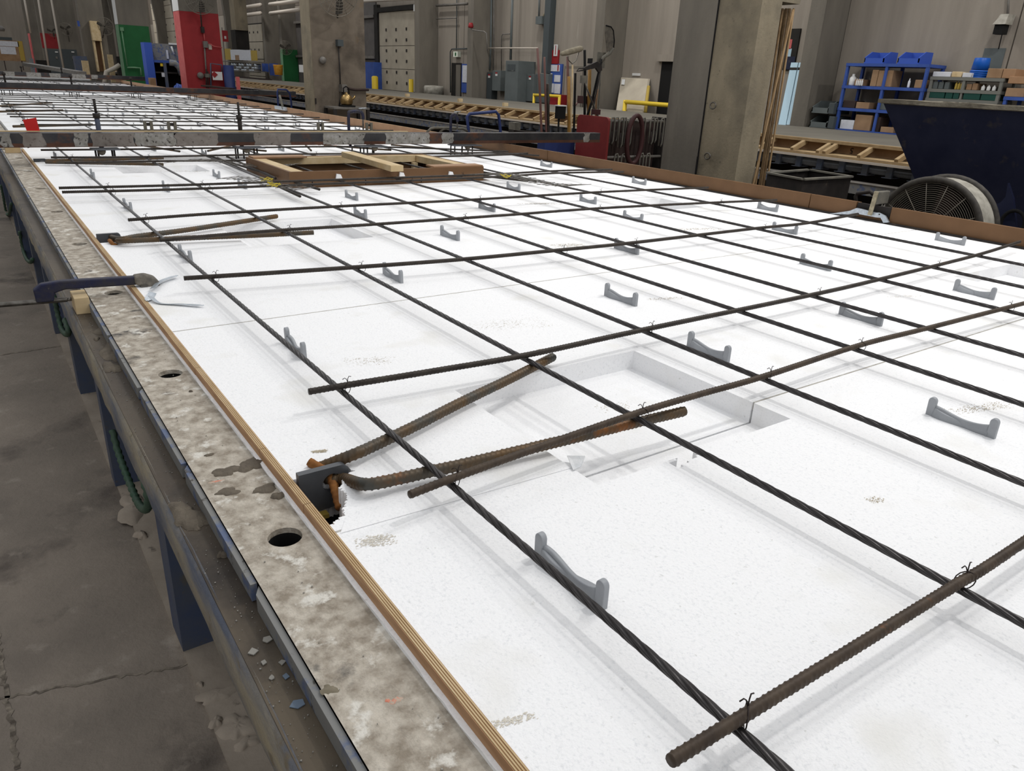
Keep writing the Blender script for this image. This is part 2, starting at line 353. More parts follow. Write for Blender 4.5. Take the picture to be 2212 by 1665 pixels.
# side form: plates with round holes
def form_plate(y0, y1, holes, label):
    t = thing('side_form', label, 'formwork', (.29, (y0+y1)/2, .88), 'crusted side form plates along the bed edge')
    x0, x1, z = .2325, .350, .900
    R = .0272; xc = .305; mb = MB(); cuts = [y0+.002]
    tops = []; y = y0+.002
    for h in holes:
        a, b = h-.034, h+.034
        mb.add([(x0, y, z), (x1, y, z), (x1, a, z), (x0, a, z)], [(0, 1, 2, 3)])
        nseg = 28; circ = []; outer = []
        for i in range(nseg):
            an = 2*PI*i/nseg; cx, cy = math.cos(an), math.sin(an)
            circ.append((xc+R*cx, h+R*cy, z))
            # project the angle to the rectangle border
            sx = (x1-xc)/cx if cx > 1e-6 else ((x0-xc)/cx if cx < -1e-6 else 1e9)
            sy = (b-h)/cy if cy > 1e-6 else ((a-h)/cy if cy < -1e-6 else 1e9)
            q = min(sx, sy); outer.append((xc+q*cx, h+q*cy, z))
        vs = circ+outer+[(p[0], p[1], z-.010) for p in circ]
        fs = [(i, (i+1) % nseg, nseg+(i+1) % nseg, nseg+i) for i in range(nseg)]
        fs += [(i, (i+1) % nseg, 2*nseg+(i+1) % nseg, 2*nseg+i) for i in range(nseg)]
        mb.add(vs, fs); mb.cur = 1; lo2 = [(p[0], p[1], z-.010) for p in circ]+[(p[0], p[1], z-.05) for p in circ]  # lower hole wall coloured black to paint in the shade
        mb.add(lo2, [(i, (i+1) % nseg, nseg+(i+1) % nseg, nseg+i) for i in range(nseg)]); mb.cur = 0
        # corners
        for (cxr, cyr) in ((x0, a), (x1, a), (x1, b), (x0, b)):
            best = sorted(outer, key=lambda p: abs(math.atan2(p[1]-h, p[0]-xc)-math.atan2(cyr-h, cxr-xc)))
            ang = math.atan2(cyr-h, cxr-xc)
            lo_ = max([p for p in outer if math.atan2(p[1]-h, p[0]-xc) <= ang], key=lambda p: math.atan2(p[1]-h, p[0]-xc))
            hi_ = min([p for p in outer if math.atan2(p[1]-h, p[0]-xc) > ang], key=lambda p: math.atan2(p[1]-h, p[0]-xc), default=outer[nseg//2])
            mb.add([lo_, (cxr, cyr, z), hi_], [(0, 1, 2)])
        y = b
    mb.add([(x0, y, z), (x1, y, z), (x1, y1-.002, z), (x0, y1-.002, z)], [(0, 1, 2, 3)])
    ya, yb = y0+.002, y1-.002
    mb.add([(x1, ya, z), (x1, yb, z), (x1, yb, .82), (x1, ya, .82)], [(0, 1, 2, 3)])
    mb.add([(x0, ya, z), (x1, ya, z), (x1, ya, .82), (x0, ya, .82)], [(0, 1, 2, 3)])
    mb.add([(x0, yb, z), (x1, yb, z), (x1, yb, .82), (x0, yb, .82)], [(0, 1, 2, 3)])
    mb.build('plate', ['crust', 'black'], t)
    e = MB(); yy = ya
    while yy < yb:                                                       # flange beside the plate, broken by small slots
        y2 = min(yy+.40, yb); e.box((.2225, yy, .8665), (.2320, y2, .896)); e.prism([(.2225, y2, .896), (.2320, y2, .896), (.2320, y2+.018, .896)], (0, 0, -.028)); yy = y2+.026
    e.build('edge_strip', 'blue_edge', t)
    MB().box((.235, ya, .8205), (.346, yb, .848)).build('fill', 'black', t)  # black box below the holes, darkens them like deep shade
    return t
HS = [.21+.8095*k for k in range(-1, 60)]
segs = [(-1.2, .62), (.62, 1.47-.0), (1.47, 2.98), (2.98, 4.6), (4.6, 5.45), (5.45, 7.08)]
ys_ = [onZ(180, 577, .9).y, onZ(40, 354, .9).y]
segs = [(-1.2, ys_[0]), (ys_[0], ys_[1]), (ys_[1], 7.3)]
for i, (a, b) in enumerate(segs):
    form_plate(a, b, [h for h in HS if a+.05 < h < b-.05],
               ['grey crusted form plate nearest the camera with open round holes', 'grey crusted form plate just behind the blue clamp', 'short grey crusted form plate under the pale wood block'][i])
form_plate(7.4, 34, [h for h in HS if 7.5 < h < 20], 'long crusted form plate beyond the first cross beam')

# plywood strip, edge up
t = thing('plywood_strip', 'thin plywood strip standing on edge between form plate and foam', 'strip', (.36, 3, .9))
js = sorted([-1.1]+[onZ(px, py, FT).y for px, py in ((670, 1088), (575, 969), (430, 795), (377, 722), (275, 590), (215, 505))]+[7.12])
for a, b in zip(js[:-1], js[1:]):
    dx = random.uniform(-.0012, .0012); mb = MB()
    mb.box((.3515+dx, a+.001, .899), (.3665+dx*.3, b-.001, FT+.001)); s_ = mb.build('strip_segment', 'ply_pale', t)
    ly = MB()
    for k, (u, v) in enumerate(((.3528, .3545), (.3562, .3580), (.3596, .3612), (.3630, .3647))):
        ly.box((u+dx, a+.001, FT+.0008), (v+dx, b-.001, FT+.0022))
    ly.build('veneer_lines', 'stud', s_)
mb = MB(); n = 400                                                       # ragged foam lip under the strip
vs = []
for i in range(n+1):
    y = -1.1+8.2*i/n; vs += [(.3455+random.uniform(-.0022, .0012), y, .9055), (.353, y, .9055), (.3455, y, .8995)]
fs = []
for i in range(n): fs += [(3*i, 3*i+3, 3*i+4, 3*i+1), (3*i, 3*i+2, 3*i+5, 3*i+3)]
tag(mb.add(vs, fs).build('foam_lip', 'foam'), 'ragged white foam lip squeezed out beneath the plywood strip', 'foam')

# ---------------------------------------------------------------- foam boards with recesses
holeA = [(.36, 1.152), (.468, 1.152), (.472, 1.128), (.452, 1.122), (.438, 1.098), (.426, 1.085), (.43, 1.06), (.418, 1.035), (.405, 1.02), (.40, 1.0), (.385, .992), (.372, .985), (.36, .98)]
def inpoly(x, y, P):
    c = False
    for i in range(len(P)):
        x1, y1 = P[i]; x2, y2 = P[i-1]
        if (y1 > y) != (y2 > y) and x < (x2-x1)*(y-y1)/(y2-y1)+x1: c = not c
    return c
RECT = [(.83, 1.405, .857, 1.363, .052), (.87, 1.41, 3.03, 3.515, .045), (.80, 1.34, 5.46, 5.83, .045), (3.27, 3.66, 3.10, 3.47, .05), (3.27, 3.8, .90, 1.40, .05),
        (.87, 1.41, 9.4, 9.8, .05), (3.2, 3.7, 10.2, 10.6, .05)]
BOX = (1.588, 3.03, 4.53, 5.435)
def depth(x, y):
    if x < .5 and .95 < y < 1.2 and inpoly(x+.0016*math.sin(y*650)+.0010*math.sin(y*1730+1), y+.0018*math.sin(x*510)+.001*math.sin(x*1500), holeA): return .098
    if .3665 < x < .455 and 3.33 < y < 3.44: return .05
    if .3665 < x < .445 and 6.2 < y < 6.27: return .04
    if BOX[0] < x < BOX[1] and BOX[2] < y < BOX[3]: return .098
    if 1.008 < x < 1.085 and .846+.35*(x-1.008) > y > .826+.22*(x-1.008) : return .09
    for (a, b, c, d, h) in RECT:
        if a < x < b and c < y < d: return h
    return 0
def foam(y0, y1, label, x0=XL, x1=XR):
    xs = {x0, x1}; ys = {y0, y1}
    for (a, b, c, d, h) in RECT+[BOX+(0,), (.3665, .455, 3.33, 3.44, 0), (.3665, .445, 6.2, 6.27, 0)]:
        if d > y0 and c < y1: xs |= {a, b}; ys |= {min(max(c, y0), y1), min(max(d, y0), y1)}
    if y0 < 1.2 and y1 > .95:
        xs |= {.36+.0025*i for i in range(1, 48)}; ys |= {q for q in [.974+.0025*i for i in range(74)] if y0 < q < y1}
    if y0 < .85 < y1:
        xs |= {1.008+.0077*i for i in range(11)}; ys |= {.82+.006*i for i in range(10)}
    xs = sorted(x for x in xs if x0 <= x <= x1); ys = sorted(ys)
    g = [[depth((xs[i]+xs[i+1])/2, (ys[j]+ys[j+1])/2) for j in range(len(ys)-1)] for i in range(len(xs)-1)]
    mb = MB(); zt = lambda d: FT-d
    for i in range(len(xs)-1):
        for j in range(len(ys)-1):
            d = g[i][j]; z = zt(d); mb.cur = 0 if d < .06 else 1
            mb.add([(xs[i], ys[j], z), (xs[i+1], ys[j], z), (xs[i+1], ys[j+1], z), (xs[i], ys[j+1], z)], [(0, 1, 2, 3)])
            mb.cur = 0
            dn = g[i+1][j] if i+1 < len(g) else .1
            if abs(dn-d) > 1e-6: mb.add([(xs[i+1], ys[j], z), (xs[i+1], ys[j+1], z), (xs[i+1], ys[j+1], zt(dn)), (xs[i+1], ys[j], zt(dn))], [(0, 1, 2, 3)])
            if i == 0: mb.add([(xs[0], ys[j], z), (xs[0], ys[j+1], z), (xs[0], ys[j+1], zt(.1)), (xs[0], ys[j], zt(.1))], [(0, 1, 2, 3)])
            ynx = g[i][j+1] if j+1 < len(g[i]) else .1
            if abs(ynx-d) > 1e-6: mb.add([(xs[i], ys[j+1], z), (xs[i+1], ys[j+1], z), (xs[i+1], ys[j+1], zt(ynx)), (xs[i], ys[j+1], zt(ynx))], [(0, 1, 2, 3)])
            if j == 0: mb.add([(xs[i], ys[0], z), (xs[i+1], ys[0], z), (xs[i+1], ys[0], zt(.1)), (xs[i], ys[0], zt(.1))], [(0, 1, 2, 3)])
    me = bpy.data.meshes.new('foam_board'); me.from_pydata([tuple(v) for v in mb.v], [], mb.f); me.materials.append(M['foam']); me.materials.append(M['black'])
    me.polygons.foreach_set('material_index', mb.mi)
    bm = bmesh.new(); bm.from_mesh(me); bmesh.ops.remove_doubles(bm, verts=bm.verts, dist=1e-5); bmesh.ops.recalc_face_normals(bm, faces=bm.faces); bm.to_mesh(me); bm.free()
    o = bpy.data.objects.new('foam_board', me); C.objects.link(o)
    return tag(o, label, 'foam board', 'white foam boards lying across the bed')
foam(-1.2, .9565, 'white foam board nearest the camera, in the bottom foreground')
foam(.9620, 2.0795, 'white foam board with the deep recess crossed by two bars')
foam(2.0860, 4.3535, 'white foam board beside the blue clamp and galvanized strap')
foam(4.3595, 6.30, 'white foam board around the timber opening frame')
foam(6.303, 7.25, 'white foam board lying under the first cross beam')
foam(7.5, 9.6, 'white foam board with the red square plate near it')
for i, (a, b) in enumerate(((9.603, 11.9), (11.903, 14.2), (14.203, 16.5), (16.8, 21.5), (21.503, 27))):
    foam(a, b, ['white foam board second beyond the first cross beam', 'white foam board third beyond the first cross beam', 'white foam board just before the second cross beam',
                'white foam board just beyond the second cross beam', 'white foam board just before the third cross beam'][i])
# faint secondary joints pressed in the foam
# strip of foam patch between the two hairpin legs and its lifted film end
mb = MB(); P_ = [onZ(735, 1148, FT+.004), onZ(745, 1120, FT+.004), onZ(860, 1055, FT+.004), onZ(1140, 985, FT+.004), onZ(1228, 990, FT+.012), onZ(1262, 990, FT+.014), onZ(1252, 1002, FT+.004)]
mb.prism([(p.x, p.y, FT+.0005) for p in P_[:4]]+[(P_[5].x, P_[5].y, FT+.0005)], (0, 0, .0008))
tag(mb.build('foam_wedge', 'foam'), 'thin white foam wedge lying below the lower hairpin bar', 'foam piece')
mb = MB(); a = onZ(1225, 985, FT+.012); b = onZ(1264, 986, FT+.016); c = onZ(1256, 1008, FT+.004); d = onZ(1238, 1016, FT+.002)
mb.prism([a, b, c, d], (0, 0, .0015)); tag(mb.build('foam_film', 'foam_cut'), 'small torn foam film curling up at the recess edge', 'foam piece')
mb = MB(); mb.bar(onZ(820, 1115, FT+.001), onZ(826, 1066, FT+.001), .006, .001); mb.bar(onZ(782, 1120, FT+.001), onZ(828, 1066, FT+.001), .006, .001)

M['joint_fill'] = mat('joint_fill', (190, 187, 180), (160, 155, 146), 40, .9, c3=(60, 54, 48), s3=2.5, t3=(.66, .68))
for i, (a_, b_) in enumerate(((.9566, .9619), (2.0796, 2.0859), (4.3536, 4.3594))):
    mb = MB()
    for (u_, v_) in (((.3667, .829), (1.41, XL+3.2)) if i == 0 else ((.3667, 4.2),)): mb.box((u_, a_, FT-.02), (v_, b_, FT-.0006))
    tag(mb.build('joint_strip', 'joint_fill'), ['greyish joint line between foam boards nearest the camera', 'greyish joint line between foam boards in the middle of the bed', 'greyish joint line between foam boards before the timber frame'][i], 'joint strip')
# dark seal at the foot of the right board
t = thing('seal_strip', 'dark metal seal strip along the foot of the brown boards', 'strip', (4.27, 3, .92))
MB().box((4.263, -1, .90), (4.282, 7.4, .932)).build('strip', 'dark_steel', t)
# right side form boards
YB = [-.9, onX(1925, 452, 4.285).y, onX(1852, 436, 4.285).y, onX(1752, 420, 4.285).y, onX(1183, 330, 4.285).y, 7.4, 10.6, 13.8, 17.0, 20.2, 24, 28]
LB = ['brown form board nearest the camera in front of the drum fan', None, 'brown form board left of the galvanized bracket', 'long brown form board at the foot of the nearest column', 'brown form board running under the first cross beam end',
      'tan form board just beyond the first cross beam', 'tan form board level with the column with the kettle', 'tan form board before the second cross beam', 'tan form board in front of the red column',
      'tan form board beyond the red column', 'farthest tan form board beyond the green column']
for i, (a, b) in enumerate(zip(YB[:-1], YB[1:])):
    if LB[i] is None: continue
    t = thing('form_board', LB[i], 'board', (4.3, (a+b)/2, .9), 'upright form boards along the right side')
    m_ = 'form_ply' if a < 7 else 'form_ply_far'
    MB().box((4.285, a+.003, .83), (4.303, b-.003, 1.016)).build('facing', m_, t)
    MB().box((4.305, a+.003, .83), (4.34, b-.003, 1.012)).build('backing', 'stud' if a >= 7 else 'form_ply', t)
t = thing('gap_plate', 'dark steel plate closing the gap between two brown boards', 'plate', (4.3, YB[1], .9))
MB().box((4.29, YB[1]+.002, .83), (4.31, YB[2]-.002, 1.012)).build('plate', 'dark_steel', t)
MB().box((4.284, YB[1]+.01, .93), (4.29, YB[2]-.01, .958)).build('batten', 'form_ply', t)

# ================================================================ STRANDS
ZS = .96
SX = [.567, 1.037, 1.467, 1.885, 2.275, 2.74, 3.172, 3.627]
def strand_mesh(ylist, pitch=.19, lobes=6, per=5, R=.0067):
    mb = MB(); n = lobes*per; vs = []; fs = []
    for i, y in enumerate(ylist):
        tw = -2*PI*y/pitch
        for k in range(n):
            a = 2*PI*k/n; ph = (k % per)/per
            r = (R*(1.0-.26*(1-math.sin(PI*ph))) if ph else R*.66) if y < 8.2 else R*.9; tw = tw if y < 8.2 else 0
            vs.append((r*math.cos(a+tw), y, r*math.sin(a+tw)))
    for i in range(len(ylist)-1):
        for k in range(n):
            k2 = (k+1) % n; fs.append((i*n+k, i*n+k2, (i+1)*n+k2, (i+1)*n+k))
    mb.add(vs, fs, True); return mb
ylist = []; y = -.8
while y < 30:
    ylist.append(y); y += .011 if y < 3.5 else (.02 if y < 8 else .1)
SL = ['steel strand nearest the plywood strip, first across the bed', 'second twisted steel strand counted from the plywood strip', 'third twisted steel strand counted from the plywood strip', 'fourth twisted steel strand counted from the plywood strip',
      'fifth twisted steel strand counted from the plywood strip', 'sixth twisted steel strand, third from the brown boards', 'seventh twisted steel strand, second from the brown boards', 'last twisted steel strand, closest to the brown boards']
base = None
for i, x in enumerate(SX):
    if base is None:
        base = strand_mesh([q for q in ylist]).build('steel_strand', 'strand'); o = base
    else: o = base.copy(); C.objects.link(o)
    o.location = (x, 0, ZS)
    tag(o, SL[i], 'strand', 'twisted prestressing strands stretched along the bed')
mb = MB(); p = onZ(1180, 1190, ZS)
mb.tube([(SX[0]-.0012, onZ(1155, 1170, ZS).y, ZS+.0015), (SX[0]-.0012, onZ(1200, 1212, ZS).y, ZS+.0015)], .0060, 10)
mb.build('rust_patch', 'hair_bar', base) if False else None

# ================================================================ REBARS
def resample(pts, step):
    pts = [Vector(p) for p in pts]; L_ = [0]
    for a, b in zip(pts[:-1], pts[1:]): L_.append(L_[-1]+(b-a).length)
    n = max(2, int(L_[-1]/step)); out = []
    def cr(p0, p1, p2, p3, t): return .5*((2*p1)+(-p0+p2)*t+(2*p0-5*p1+4*p2-p3)*t*t+(-p0+3*p1-3*p2+p3)*t**3)
    for i in range(n+1):
        s = L_[-1]*i/n; j = 0
        while j < len(pts)-2 and L_[j+1] < s: j += 1
        t = (s-L_[j])/max(1e-9, L_[j+1]-L_[j])
        p1, p2 = pts[j], pts[j+1]; p0 = pts[j-1] if j > 0 else p1*2-p2; p3 = pts[j+2] if j+2 < len(pts) else p2*2-p1
        out.append(cr(p0, p1, p2, p3, t))
    return out
def rebar_mb(pts, r, detail=2, pitch=.0095, slant=.9):
    if detail == 0: return MB().tube(resample(pts, .25), r, 6)
    step = pitch/6 if detail == 2 else pitch*.34
    P = resample(pts, step)
    st = [0]
    for a, b in zip(P[:-1], P[1:]): st.append(st[-1]+(b-a).length)
    nn = 12 if detail == 2 else 8
    def fac(i, a):
        f = 1.0
        if min(abs(math.sin(a)), 1) < .15 and detail == 2: f = 1.10
        ph = (st[i]/pitch+slant*a/(2*PI)*2) % 1
        if ph < (.30 if detail == 2 else .4): f = max(f, 1.13)
        return f*.93
    return MB().tube(P, r, nn, fac=fac)
def tie(parent, x, y, z, s=1.0, kind=0):
    mb = MB(); r = .0008*s; s = s*.8
    pts = []
    for k in range(15):
        a = 2*PI*k/14; pts.append((x+.0125*math.cos(a)*s, y+.0105*math.cos(a)*s*(1 if kind == 0 else -1), z-.006+.0165*math.sin(a)*s))
    mb.tube(pts, r, 5)
    mb.tube([(x, y, z+.008*s), (x+.001, y+.001, z+.018*s), (x+.004, y+.002, z+.024*s), (x+.009, y+.002, z+.022*s)], r, 5)
    mb.tube([(x, y, z+.008*s), (x-.001, y+.003, z+.016*s), (x-.005, y+.004, z+.020*s), (x-.009, y+.006, z+.016*s)], r, 5)
    return mb.build('tie_wire', 'wire', parent)
ZR = ZS+.0066+.0072
def rebar(pix, label, r=.0074, detail=2, mt='rust_dark', ties=(), group='straight rebars laid across the strands', z=ZR, x_end=None, ymax=None):
    pts = [onZ(px, py, z) for px, py in pix]
    c = sum(pts, Vector())/len(pts)
    t = thing('rebar', label, 'rebar', (pts[0].x, pts[0].y, z), group)
    rebar_mb(pts, r, detail).build('bar', mt, t)
    R_ = resample(pts, .05)
    for k in ties:
        x = SX[k]+.012; q = min(R_, key=lambda p: abs(p.x-x)); tie(t, x, q.y, z, 1 if detail == 2 else 1.15, k % 2)
    return t
def far_end(pix, x_to):       # extend a bar to world x
    a = onZ(*pix[-2], ZR); b = onZ(*pix[-1], ZR)
    return pix
p1 = [(1449, 1643), (1583, 1560), (1822, 1413), (2061, 1265), (2212, 1170)]
t = thing('rebar', 'brown ribbed rebar nearest the camera, in the bottom right corner', 'rebar', tuple(onZ(1449, 1643, ZR)), 'straight rebars laid across the strands')
pts = [onZ(px, py, ZR) for px, py in p1]; pts += [Vector((2.3, pts[-1].y+.0, ZR)), Vector((4.15, pts[-1].y+.01, ZR))]
rebar_mb(pts, .0077).build('bar', 'rust_bar', t)
for k in (0, 1): q = pts[1] if k == 0 else pts[3]; tie(t, SX[k]+.016, q.y+.001, ZR, 1.15, k)
p2 = [(885, 1068), (985, 1030), (1130, 978), (1373, 893), (1510, 852), (1649, 813), (1859, 745), (2006, 708), (2212, 655)]
t = rebar(p2, 'second ribbed rebar from the camera, resting along the lower hairpin bar', .0072, 2, 'rust_bar', (0, 1, 2, 3, 5))
e = onZ(2212, 655, ZR); rebar_mb([e, (3.6, e.y+.005, ZR), (4.2, e.y+.02, ZR)], .0072, 1).build('bar_end', 'rust_bar', t)
rebar([(667, 846), (748, 832), (950, 799), (1146, 765), (1400, 710), (1757, 636), (1901, 603), (2106, 552), (2203, 522)], 'third ribbed rebar from the camera, above the deep foam recess', .0072, 2, 'rust_dark', (0, 2, 4, 6))
rebar([(397, 601), (590, 589), (769, 577), (999, 560), (1208, 540), (1360, 525), (1625, 494), (1742, 482), (1853, 462)], 'fourth ribbed rebar, ending at the galvanized bracket on the right', .0072, 2, 'rust_dark', (0, 1, 3, 4, 6))
rebar([(277, 475), (465, 461), (725, 446), (1005, 432), (1292, 415), (1530, 405)], 'sixth ribbed rebar, passing just in front of the timber opening frame', .0070, 1, 'rust_dark', (0, 2, 4, 6))
rebar([(345, 519), (480, 507), (608, 497), (815, 484), (1100, 464), (1292, 450), (1530, 438), (1678, 432)], 'fifth ribbed rebar, lying beside the middle hairpin legs', .0070, 1, 'rust_dark', (1, 3, 5, 7))
rebar([(134, 415), (380, 409), (650, 399), (1045, 383), (1200, 374), (1347, 371)], 'nearer rebar of the pair running along the timber opening frame', .0070, 1, 'rust_dark', (0, 1, 4))
rebar([(127, 406), (380, 400), (640, 391), (1045, 377), (1200, 369), (1322, 366)], 'farther rebar of the pair running along the timber opening frame', .0070, 1, 'rust_dark', (0, 1, 5))
rebar([(110, 340), (300, 339), (620, 333), (900, 332), (1060, 330), (1165, 336)], 'rebar just behind the timber opening frame', .0070, 1, 'rust_dark', (0, 1, 4))
rebar([(140, 352), (345, 348), (620, 345), (950, 338), (1140, 331)], 'long rebar running behind the timber frame from the far hairpin', .0070, 1, 'rust_dark', (1,))
rebar([(88, 324), (300, 322), (520, 319), (800, 317), (1098, 327)], 'rebar lying right under the front edge of the first cross beam', .0070, 1, 'rust_dark', (2,))
rebar([(950, 338), (1040, 336), (1130, 333)], 'short rebar beside the right embed plate studs', .0070, 1, 'rust_dark')
# trimmer bars along the opening
for (a, b, lb) in (((470, 341), (648, 424), 'rusty trimmer bar left of the timber frame with its end in front'), ((455, 338), (690, 409), 'dark trimmer bar pressed against the left of the timber frame'),
                   ((490, 338), (595, 385), 'short dark trimmer bar behind the wire offcuts'), ((1045, 372), (1158, 392), 'trimmer bar right of the timber frame, longer one'), ((1045, 380), (1140, 391), 'trimmer bar right of the timber frame, shorter one')):
    pa, pb = onZ(*a, ZS-.004), onZ(*b, ZS-.004)
    t = thing('rebar', lb, 'rebar', tuple(pb), 'trimmer bars beside the timber opening frame'); rebar_mb([pa, pb], .0078, 1).build('bar', 'rust_dark', t)
# loose short bars at the first cross beam
for (a, b, lb) in (((295, 312), (388, 327), 'short bent bar end beneath the cross beam, left of centre'), ((449, 326), (520, 310), 'short bar leaning to the cross beam near the second embed plate'), ((520, 321), (575, 326), 'short bar end to the right of the second embed plate'),
                   ((660, 313), (672, 325), 'stub of bar poking out under the cross beam centre'), ((700, 314), (845, 324), 'dark bar end emerging under the beam before the third embed plate'), ((845, 313), (965, 323), 'dark bar end emerging under the beam before the right embed plate')):
    pa, pb = onZ(*a, ZS+.0), onZ(*b, ZS+.0)
    t = thing('rebar', lb, 'rebar', tuple(pb), 'short bar ends under the first cross beam'); rebar_mb([pa, pb], .008, 1).build('bar', 'hair_bar', t)

# hairpins and lifting plates
def hairpin(label, pixA, pixB, r, detail, hole=None, z=.944):
    A = [onZ(px, py, z) for px, py in pixA]; B = [onZ(px, py, z) for px, py in pixB]
    t = thing('hairpin_bar', label, 'rebar', tuple(A[0]), 'bent hairpin bars anchored in the lifting plates')
    if hole:
        h = Vector(hole); B = [h+Vector((-.012, .016, .002)), h+Vector((.004, -.008, 0)), h+Vector((.018, -.026, .006))]+B
        A = [h+Vector((-.008, .030, .010))]+A
    rebar_mb(A, r, detail, .0108, .9).build('leg', 'hair_bar', t)
    rebar_mb(B, r, detail, .0108, .9).build('leg', 'hair_bar', t)
    return t
hairpin('large rusty hairpin bar with two splayed legs nearest the camera', [(765, 981), (800, 966), (900, 918), (1000, 867), (1100, 819), (1194, 771)],
        [(790, 1046), (860, 1034), (930, 1018), (1000, 1003), (1130, 972), (1250, 943), (1360, 916), (1478, 888)], .0112, 2, (.434, 1.148, .907))
hairpin('middle hairpin bar with two splayed legs left of the second recess', [(262, 516), (300, 510), (400, 497), (500, 482), (598, 467)], [(262, 520), (345, 517), (430, 513), (560, 508), (677, 502)], .0108, 1, (.427, 3.442, .907))
hairpin('far hairpin bar with legs lying close together near the first cross beam', [(100, 347), (200, 345), (353, 341)], [(98, 350), (200, 352), (353, 355)], .0108, 1)
def lift_plate(label, xs, y, zb, zt, n=14, th=.014):
    x0, x1 = xs; hx, hz, hr = x1-.03, zt-.032, .019
    t = thing('lifting_plate', label, 'steel plate', (x0, y, zb), 'grey steel lifting plates at the left edge')
    mb = MB()
    out = [(x0, zb), (x1-.025, zb), (x1, zb+.02), (x1, zt-.012)]+[(x1-.012+.012*math.cos(a), zt-.012+.012*math.sin(a)) for a in [PI/2*k/5 for k in range(1, 6)]]+[(x0, zt)]
    # plate with hole: split by ring
    ns = 24; circ = [(hx+hr*math.cos(2*PI*i/ns), hz+hr*math.sin(2*PI*i/ns)) for i in range(ns)]
    def hitb(a):
        best = 9; cx, cy = math.cos(a), math.sin(a)
        for i in range(len(out)):
            (ax, ay), (bx, by) = out[i-1], out[i]; dx, dy = bx-ax, by-ay; den = cx*dy-cy*dx
            if abs(den) < 1e-9: continue
            tt = ((ax-hx)*dy-(ay-hz)*dx)/den; u = ((ax-hx)*cy-(ay-hz)*cx)/den
            if tt > 0 and -1e-6 <= u <= 1+1e-6: best = min(best, tt)
        return (hx+best*cx, hz+best*cy)
    angs = sorted(set([2*PI*i/ns for i in range(ns)]+[math.atan2(q-hz, p-hx) % (2*PI) for p, q in out])); na = len(angs)
    inn = [(hx+hr*math.cos(a), hz+hr*math.sin(a)) for a in angs]; ou = [hitb(a) for a in angs]
    vs = []
    for yy in (y-th, y):
        vs += [(p, yy, q) for p, q in inn]+[(p, yy, q) for p, q in ou]
    fs = []
    for i in range(na):
        j = (i+1) % na
        fs += [(i, j, na+j, na+i), (2*na+i, 3*na+i, 3*na+j, 2*na+j), (na+i, na+j, 3*na+j, 3*na+i), (i, 2*na+i, 2*na+j, j)]
    mb.add(vs, fs); mb.build('plate', 'plate', t)
    return t
pa = lift_plate('grey lifting plate with a round hole nearest the camera', (.372, .464), 1.148, .855, .937)
tb_ = MB().box((.387, 1.118, .845), (.418, 1.134, .853)).build('spacer_tab', 'old_yellow', pa); tb_['label'] = 'dull yellow plastic tab'
lift_plate('grey lifting plate at the middle hairpin bar', (.369, .457), 3.442, .868, .938)
lift_plate('grey lifting plate at the far hairpin near the cross beam', (.3675, .445), 6.268, .87, .938)
q0 = onZ(672, 1003, .932); q1 = onZ(735, 1094, .885)
tag(rebar_mb([(q0.x+.001, q0.y+.012, .932), (.434, 1.148, .912), (q1.x, q1.y, .882)], .0088, 2, .011).build('anchor_pin', 'rust_pin'), 'short orange rusty rod pushed through the nearest lifting plate hole', 'rod')
q = onZ(244, 521, .93)
tag(MB().tube([(q.x-.002, q.y+.03, .925), (q.x-.012, q.y+.0, .934), (q.x-.006, q.y-.03, .926), (q.x+.008, q.y-.035, .918)], .0075, 8).build('anchor_pin', 'rust_pin'), 'orange rusty loop in the middle lifting plate hole', 'rod')

# ================================================================ CONNECTORS
def connector(label, x, y, first, tips):
    # y is the end nearer the camera; 0.152 long
    if first is None:
        t = thing('foam_connector', label, 'connector', (0, 0, 0), 'grey plastic connectors standing in the foam')
        L_ = .152
        parts = []
        for k, yy in enumerate((0, L_-.0175)):
            mb = MB(); out = []
            for a in [PI*j/8 for j in range(9)]: out.append((yy+.00875+.00875*math.cos(a), .0365+.0095*math.sin(a)))
            poly = [(-.0055, yy+.0175, -.02)]+[(-.0055, p, q) for p, q in out]+[(-.0055, yy, -.02)]
            mb.prism(poly, (.011, 0, 0)); o = mb.build('post', 'grey_plastic', t, .0018); parts.append(o)
        for k in range(2):
            mb = MB(); n = 16; vs = []; fs = []
            for i in range(n+1):
                u = i/n; yy = .015+u*(L_-.03)
                s = 1 if k == 0 else -1
                h = .014+.014*abs(2*u-1)**1.8+.004*math.sin(PI*u)
                tw = s*(u-.5)*.020*(1-abs(2*u-1)**3)
                wd = .0055
                vs += [(-wd+tw*.6+s*.003, yy, -.012), (wd+tw*.6+s*.003, yy, -.012), (wd*.7+tw, yy, h-.004*(k)), (-wd*.7+tw, yy, h-.004*(k))]
            for i in range(n):
                a, b = 4*i, 4*i+4; fs += [(a, a+1, b+1, b), (a+1, a+2, b+2, b+1), (a+2, a+3, b+3, b+2), (a+3, a, b, b+3)]
            fs += [(0, 3, 2, 1), (4*n, 4*n+1, 4*n+2, 4*n+3)]
            mb.add(vs, fs, True); parts.append(mb.build('web', 'grey_plastic', t))
        KIDS[t.name] = parts; first = t
        WORLD[t.name] = Vector((0, 0, 0))
    else: t = copy_tree(first)
    t.location = (x, y, FT); t.rotation_euler = (random.uniform(-.03, .03), random.uniform(-.05, .05), random.uniform(-.05, .05)); t['label'] = label
    t['group'] = 'grey plastic connectors standing in the foam'; t['category'] = 'connector'
    return t
